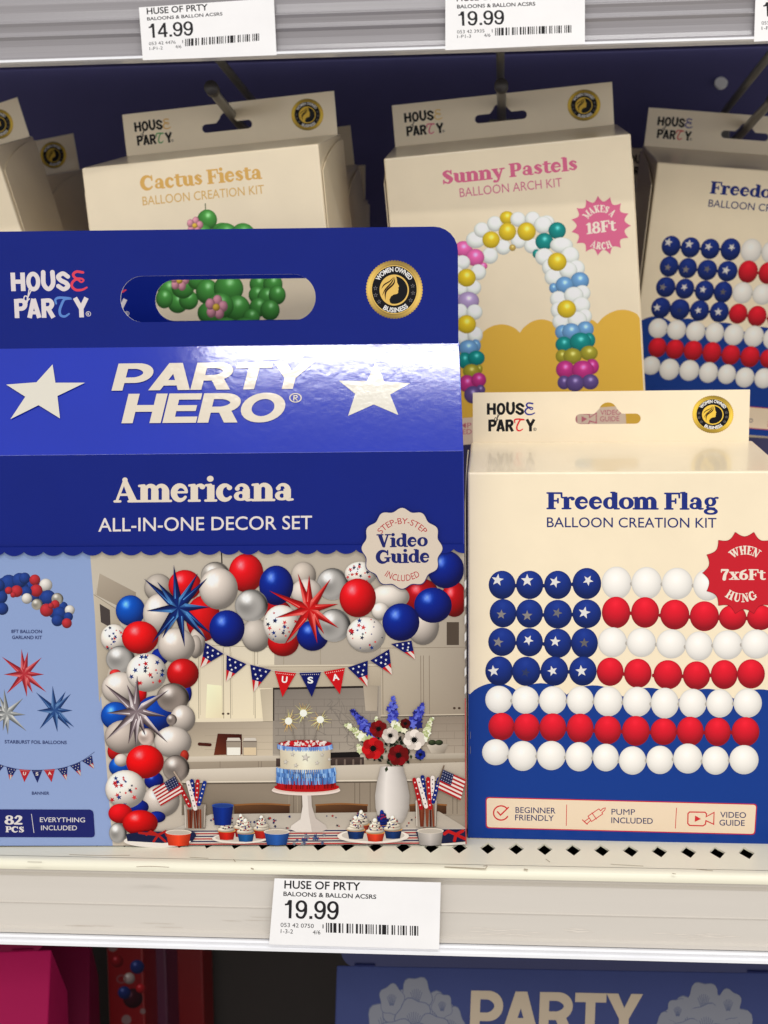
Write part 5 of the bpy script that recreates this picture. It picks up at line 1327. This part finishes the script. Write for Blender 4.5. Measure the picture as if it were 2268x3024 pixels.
# ------------------------------------------------------------------ hooks
def hook(label, slot_px, ydep, tip_px, ytip, up_px, y_up, tilt=0):
    p = at(slot_px, ydep); e = at(tip_px, ytip)
    b = np.array([p[0], 1.249, p[2] - .012])
    root = thing('display_hook', label, 'hook', tuple(map(float, b)), (0, 0, 0), 'steel display hooks')
    k1 = p + (e - p) * .75; k1[2] = p[2] + (e[2] - p[2]) * .55
    tube('hook_rod', catmull([b - b, p - b + np.array([0, .06, 0]), p - b, k1 - b, e - b], 8), .0033, M_WIRE, root)
    d = (e - k1); d /= np.linalg.norm(d)
    tube('rod_tip', [e - b - d * .004, e - b + d * .004], .0046, M_CAP, root)
    u0 = at(up_px, y_up); u1 = np.array([u0[0], 1.249, u0[2] - .004]); u2 = np.array([u0[0], .885, max(u0[2], .2) + .004]) if u0[2] < .2 else np.array([u0[0], .885, u0[2] + .006])
    tube('label_rod', [u1 - b, u0 - b, u2 - b], .0030, M_WIRE, root)
    c = b - b
    mesh_obj('back_plate', [(-.011, -.0025, -.014), (.011, -.0025, -.014), (.011, -.0025, u1[2] - b[2] + .012), (-.011, -.0025, u1[2] - b[2] + .012), (-.011, .0005, -.014), (.011, .0005, -.014), (.011, .0005, u1[2] - b[2] + .012), (-.011, .0005, u1[2] - b[2] + .012)],
             [(0, 1, 2, 3), (4, 5, 6, 7), (0, 1, 5, 4), (1, 2, 6, 5), (2, 3, 7, 6), (3, 0, 4, 7)], M_WIRE, root, bevel=.001)
    return root
hook('steel hook through the slot of the Cactus box, tip bent up to the left', FV(522, 273), 1.0, FV(458, 192), .885, FV(535, 205), 1.06)
hook('steel hook coming straight out through the slot of the pink titled box', FV(1084, 246), 1.02, FV(1083, 186), .91, FV(1081, 150), 1.0)
hook('dark steel hook through the slot of the box at the right edge', FV(1598, 292), 1.13, FV(1672, 212), .97, FV(1574, 230), 1.16)

# ------------------------------------------------------------------ wear on the shelf
a = Art(np.array([0, .7, ZS]), np.array([0, 0, 1.0]), np.array([[1, 0, 0, 0], [0, 1, 0, -.9], [0, 0, 1, -(ZS - .012)], [0, 0, 0, 1.0]]), 1.0, layer=20)
for cr, pts, w in ((D1, [(590, 161), (650, 159), (730, 163)], 3), (D1, [(1086, 168), (1094, 171)], 6), (D2, [(262, 161), (350, 165), (440, 169)], 3), (D2, [(430, 158), (446, 157), (440, 166)], 3), (D2, [(606, 171), (620, 173)], 4), (D2, [(1246, 190), (1260, 192)], 3),
                   (D1, [(300, 108), (430, 112), (560, 111)], 2), (D1, [(820, 120), (900, 124)], 2), (D2, [(700, 128), (716, 140)], 3), (D2, [(980, 150), (1120, 158)], 2), (D1, [(120, 140), (180, 141)], 2.5), (D2, [(1350, 172), (1420, 178)], 2.5), (D1, [(1010, 130), (1016, 138)], 4)):
    a.line(cr, pts, w, (176, 163, 140), smooth=True)
tag(a.build('scuff_marks', sh, M_INKM), kind='stuff')
a = Art(np.array([0, YL + .0029, 0]), NF, np.array([[1, 0, 0, 0], [0, 1, 0, -YL], [0, 0, 1, -(ZS - .004)], [0, 0, 0, 1.0]]), 1.0, layer=8)
rw = random.Random(8)
for x0, x1, y0_ in ((270, 690, 430), (400, 640, 448), (1150, 1400, 452), (1220, 1480, 462), (760, 820, 434)):
    for k in range(7):
        x = rw.uniform(x0, x1); y = y0_ + (x - x0) * .02 + rw.uniform(-7, 7); a.line(D2, [(x, y, .8), (x + rw.uniform(14, 50), y + rw.uniform(-3, 3), 3), (x + rw.uniform(60, 90), y + 1, .8)], 2, (224, 216, 206), up=.3)
for x0, x1, y0_ in ((60, 420, 400), (500, 900, 420), (900, 1100, 380)):
    for k in range(3):
        x = rw.uniform(x0, x1); y = y0_ + rw.uniform(-20, 20); a.line(D1, [(x, y, .6), (x + rw.uniform(20, 60), y + 2, 2), (x + rw.uniform(70, 130), y + 3, .6)], 2, (196, 186, 174), up=.3)
tag(a.build('scratch_marks', ch, M_INKM), kind='stuff')

# ------------------------------------------------------------------ price labels
BAR = [0, 2, 2, 2, 2, 4, 2, 6, 4, 4, 3, 2, 6, 4, 2, 2, 3, 2, 5, 4, 3, 3, 2, 2, 4, 4, 2, 2, 2, 2, 2, 2, 4, 2, 4, 4, 2, 8, 2, 2, 6, 3, 2, 2, 5, 2, 3, 2, 2, 4, 2, 2, 6, 2, 2, 2, 2, 4, 2, 2, 2]
def price(label, quad, ydep, lines, bar, gain):
    """quad: tl,tr,br,bl photo px"""
    P = [at(q_, ydep) for q_ in quad]; c = (P[2] + P[3]) / 2
    root = thing('price_label', label, 'price label', tuple(map(float, c)), (0, 0, 0), 'white price labels')
    Q = [p - c for p in P]
    v = [tuple(p) for p in Q] + [tuple(p + np.array([0, .0004, 0])) for p in Q]
    mesh_obj('label_card', v, [(0, 1, 2, 3), (4, 5, 6, 7), (0, 1, 5, 4), (1, 2, 6, 5), (2, 3, 7, 6), (3, 0, 4, 7)], M_PAPER, root)
    I = np.eye(4); I[:3, 3] = -c
    a = Art(P[0], NF, I, gain, layer=4)
    for t, x0, x1, yb0, yb1, h, off in lines:
        k = (yb1 - yb0) / max(x1 - x0, 1)
        a.text(run_shape(t, PRICE) if '.' in t else font_shape(t, off), (x0, yb0), (x1, yb1), (h * k, -h), (28, 26, 30))
    a.build('label_lettering', root, M_INKM)
    (x0, y0_), (x1, y1_), hh = bar
    tot = float(sum(BAR)); x = 0
    for i, w in enumerate(BAR):
        if i % 2 == 1:
            u0, u1 = x / tot, (x + w) / tot
            g = lambda u: np.array([x0 + (x1 - x0) * u, y0_ + (y1_ - y0_) * u])
            a.poly([g(u0), g(u1), g(u1) + np.array([0, hh]), g(u0) + np.array([0, hh])], (30, 28, 30), 0)
        x += w
    a.build('barcode', root, M_INKM)
def LN(cr, t, x0, x1, y0_, y1_, h, off=.0):
    p, q_ = cr(x0, y0_), cr(x1, y1_); k = cr(1, 0)[0] - cr(0, 0)[0]
    return (t, p[0], q_[0], p[1], q_[1], h * k, off)
price('white price label reading 19.99 on the lower shelf channel', [D7(168, 123), D7(1525, 156), D7(1512, 702), D7(123, 660)], YL - .0018,
      [LN(D7, 'HUSE OF PRTY', 247, 868, 204, 221, 66, .018), LN(D7, 'BALOONS & BALLON ACSRS', 240, 998, 265, 290, 36, .02), LN(D7, '19.99', 248, 690, 447, 459, 150, .012), LN(D7, '053 42 0750', 217, 488, 517, 527, 33), LN(D7, '1-3-2', 218, 318, 568, 572, 33), LN(D7, '1', 560, 568, 530, 530, 33), LN(D7, '4/6', 480, 542, 577, 579, 33)],
      (D7(588, 484), D7(1350, 511), 79 * .3617), GF)
price('white price label reading 14.99 on the upper shelf front', [C1(600, 32), C1(1183, -8), C1(1195, 238), C1(617, 260)], YU - .0014,
      [LN(D8, 'HUSE OF PRTY', 125, 790, 158, 112, 70, .018), LN(D8, 'BALOONS & BALLON ACSRS', 128, 948, 225, 168, 36, .02), LN(D8, '14.99', 150, 632, 415, 384, 155, .012), LN(D8, '053 42 4476', 148, 438, 493, 475, 34), LN(D8, '1-P1-2', 154, 298, 547, 539, 34), LN(D8, '1', 510, 518, 470, 470, 32), LN(D8, '4/6', 436, 500, 527, 523, 34)],
      (D8(541, 424), D8(1356, 363), 80 * .2712), GB)
price('white price label reading 19.99 on the upper shelf front above the pink titled box', [C2(265, -22), C2(868, -66), C2(868, 190), C2(265, 217)], YU - .0014,
      [LN(C2, 'HUSE OF PRTY', 314, 583, 6, -6, 28, .018), LN(C2, 'BALOONS & BALLON ACSRS', 316, 654, 37, 24, 16, .02), LN(C2, '19.99', 322, 520, 112, 105, 62, .012), LN(C2, '053 42 3935', 316, 434, 145, 140, 14), LN(C2, '1-P1-3', 317, 376, 165, 163, 14), LN(C2, '1', 466, 469, 140, 140, 14), LN(C2, '4/6', 433, 460, 160, 158, 14)],
      (C2(480, 121), C2(813, 108), 33 * .6835), GB)
price('white price label at the top right corner, cut by the photo edge', [C2(1607, -72), C2(2195, -108), C2(2195, 146), C2(1599, 180)], YU - .0014,
      [LN(C2, '19.99', 1640, 1830, 72, 64, 62, .012), LN(C2, '053', 1632, 1664, 107, 105, 14), LN(C2, '1-P1', 1632, 1672, 129, 127, 14)], (C2(1790, 86), C2(2120, 74), 33 * .6835), GB)

# ------------------------------------------------------------------ boxes on the shelf below
def gable(name, label, tl, tr, dep, yaw, W, H, T, ms, mf, mh, group):
    """tl = photo px of the top right fold of its slanted panel"""
    p = at(tr, dep)
    u = np.array([math.cos(yaw), math.sin(yaw), 0]); n = np.array([-math.sin(yaw), math.cos(yaw), 0])
    base = p - u * W / 2 - n * .03; base[2] = -.66
    root = thing(name, label, 'gift box', tuple(map(float, base)), (0, 0, yaw), group)
    zt = float(p[2] + .66); zf = zt - .055; w = W / 2
    v = [(-w, 0, 0), (w, 0, 0), (w, 0, zf), (-w, 0, zf), (-w, .03, zt), (w, .03, zt), (-w, T, 0), (w, T, 0), (w, T, zf), (-w, T, zf)]
    f = [(0, 1, 2, 3), (3, 2, 5, 4), (4, 5, 8, 9), (9, 8, 7, 6), (0, 6, 7, 1), (1, 7, 8, 5, 2), (0, 3, 4, 9, 6)]
    mesh_obj('box_body', v, f, ms, root, bevel=.0012)
    M4 = np.eye(4); M4[:3, 1] = (0, 0, 1); M4[:3, 2] = (0, -1, 0); M4[1, 3] = .0306
    slab('handle_panel', rrect(-w + .003, zt - .002, w - .003, zt + H, .012), [rrect(-.06, zt + .012, .06, zt + .035, .0112)], M4, .0012, mh, root)
    for sx in (-1, 1):
        mesh_obj('fold_flap', [(sx * (w - .012), .0285, zt + .0012), (sx * (w - .026), .0285, zt + .0012), (sx * (w - .026), .031, zt - .0015), (sx * (w - .012), .031, zt - .0015)], [(0, 1, 2, 3)], mh, root)
    return root, p, u, n, zt
M_SLH = mat('dark_slate_card', (30, 36, 84), rough=.4)
prt, pp, pu_, pn, pz = gable('gift_box', 'slate blue gable box with grey flowers and cream lettering on the shelf below', None, FV(1700, 2101), .885, math.radians(1.2), .2995, .05, .075, M_SLATE, M_SLATE, M_SLH, 'gable boxes on the lower shelf')
A_, I_ = mats(prt)
nl = np.array([0, -.055, .03]); nl /= np.linalg.norm(nl); nw = A_[:3, :3] @ nl; pw = A_[:3, :3] @ np.array([0, .03, pz]) + A_[:3, 3]
a = Art(pw, nw, I_, GL, layer=4)
def peony(cx, cy, k=1.0):
    rp = random.Random(4)
    pet = [(-120, 0, 70, 95), (-60, -60, 70, 80), (70, -40, 75, 85), (130, 10, 60, 80), (0, -110, 60, 75), (-95, -95, 48, 60), (100, -70, 40, 50), (-10, -20, 70, 80), (60, 30, 70, 70), (-70, 50, 80, 70), (10, 70, 90, 70)]
    for i, (dx, dy, rx_, ry_) in enumerate(pet):
        ph = rp.uniform(0, 6)
        pts = [(cx + k * (dx + rx_ * (1 + .10 * math.sin(5 * t + ph)) * math.cos(t)), cy + (dy + ry_ * (1 + .10 * math.sin(5 * t + ph)) * math.sin(t))) for t in np.linspace(0, 6.283, 30, endpoint=False)]
        a.poly([E2(*q_) for q_ in pts], (104, 112, 144), .3)
        c2 = [(q_[0] + k * (cx + k * dx - q_[0]) * .05, q_[1] + (cy + dy - q_[1]) * .05) for q_ in pts]
        a.poly([E2(*q_) for q_ in c2], (150, 152, 164), .3)
        for j in range(7):
            t = -1.57 + (j - 3) * .22
            a.line(E2, [(cx + k * dx + rx_ * .2 * math.cos(t), cy + dy + ry_ * .55 + ry_ * .2 * math.sin(t)), (cx + k * dx + rx_ * .6 * math.cos(t), cy + dy + ry_ * .5 + ry_ * .85 * math.sin(t))], 2.2, (98, 106, 138), up=.15)
    a.up()
peony(300, 320); a.build('peony_drawing', prt, M_INKM)
peony(1410, 340, -1); a.build('peony_drawing', prt, M_INKM)
a.text(run_shape('PARTY', HEAVY, -.02), E2(506, 352), E2(1170, 366), np.array(E2(512, 190)) - np.array(E2(506, 352)), (222, 202, 176))
a.build('title_lettering', prt, M_INKM)
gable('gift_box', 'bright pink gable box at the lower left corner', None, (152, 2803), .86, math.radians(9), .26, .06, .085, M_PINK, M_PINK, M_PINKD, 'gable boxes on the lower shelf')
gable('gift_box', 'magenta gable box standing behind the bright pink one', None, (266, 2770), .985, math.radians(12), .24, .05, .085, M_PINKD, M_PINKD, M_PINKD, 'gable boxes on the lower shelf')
def plain(name, label, cat, px0, px1, dep, ztop, T, m, group=None):
    x0, x1 = at((px0, 2900), dep)[0], at((px1, 2900), dep)[0]; w = (x1 - x0) / 2
    root = thing(name, label, cat, (float((x0 + x1) / 2), dep, -.66), (0, 0, 0), group)
    h = ztop + .66
    v = [(-w, 0, 0), (w, 0, 0), (w, 0, h), (-w, 0, h), (-w, T, 0), (w, T, 0), (w, T, h), (-w, T, h)]
    mesh_obj('box_body', v, [(0, 1, 2, 3), (4, 5, 6, 7), (0, 1, 5, 4), (1, 2, 6, 5), (2, 3, 7, 6), (3, 0, 4, 7)], m, root, bevel=.0015)
    return root
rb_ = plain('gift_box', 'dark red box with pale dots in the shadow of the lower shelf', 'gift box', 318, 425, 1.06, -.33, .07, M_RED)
I = np.eye(4); I[:3, 3] = -np.array(rb_.location); a = Art(np.array(rb_.location), NF, I, GL, layer=3)
SB = crop(0, 2750, .4219)
for x, y, r in ((790, 110, 34), (885, 620, 34), (1000, 560, 20)): \
    a.disc(SB, x, y, r, r, (150, 120, 120), 'flat'), a.build('printed_dot', rb_, M_INKM)
for x, y, r, c in ((930, 470, 70, (60, 16, 30)), (870, 430, 46, (34, 50, 120)), (960, 250, 50, (34, 50, 120)), (820, 210, 44, (150, 20, 30)), (905, 330, 40, (190, 170, 166)), (985, 400, 34, (196, 30, 40))):
    a.disc(SB, x, y, r, r, c, 'latex'); a.build('printed_balloon', rb_, M_INKM)
a.shapes([ring(850, 335, 30, 26, 9, 9)], SB, (140, 90, 96)); a.build('printed_ring', rb_, M_INKM)
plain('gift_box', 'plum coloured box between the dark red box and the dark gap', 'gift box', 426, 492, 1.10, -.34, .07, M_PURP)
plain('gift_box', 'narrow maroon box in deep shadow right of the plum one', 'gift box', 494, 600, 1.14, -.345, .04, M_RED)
o = plain('gift_box', 'small red box low behind the rearmost Cactus kit boxes', 'gift box', 1075, 1105, 1.16, -.085, .06, M_RED)
o.location.z = ZS
for cch in [c for c in bpy.data.objects if c.parent == o]:
    for vv in cch.data.vertices: vv.co.z *= (.165 / .575)
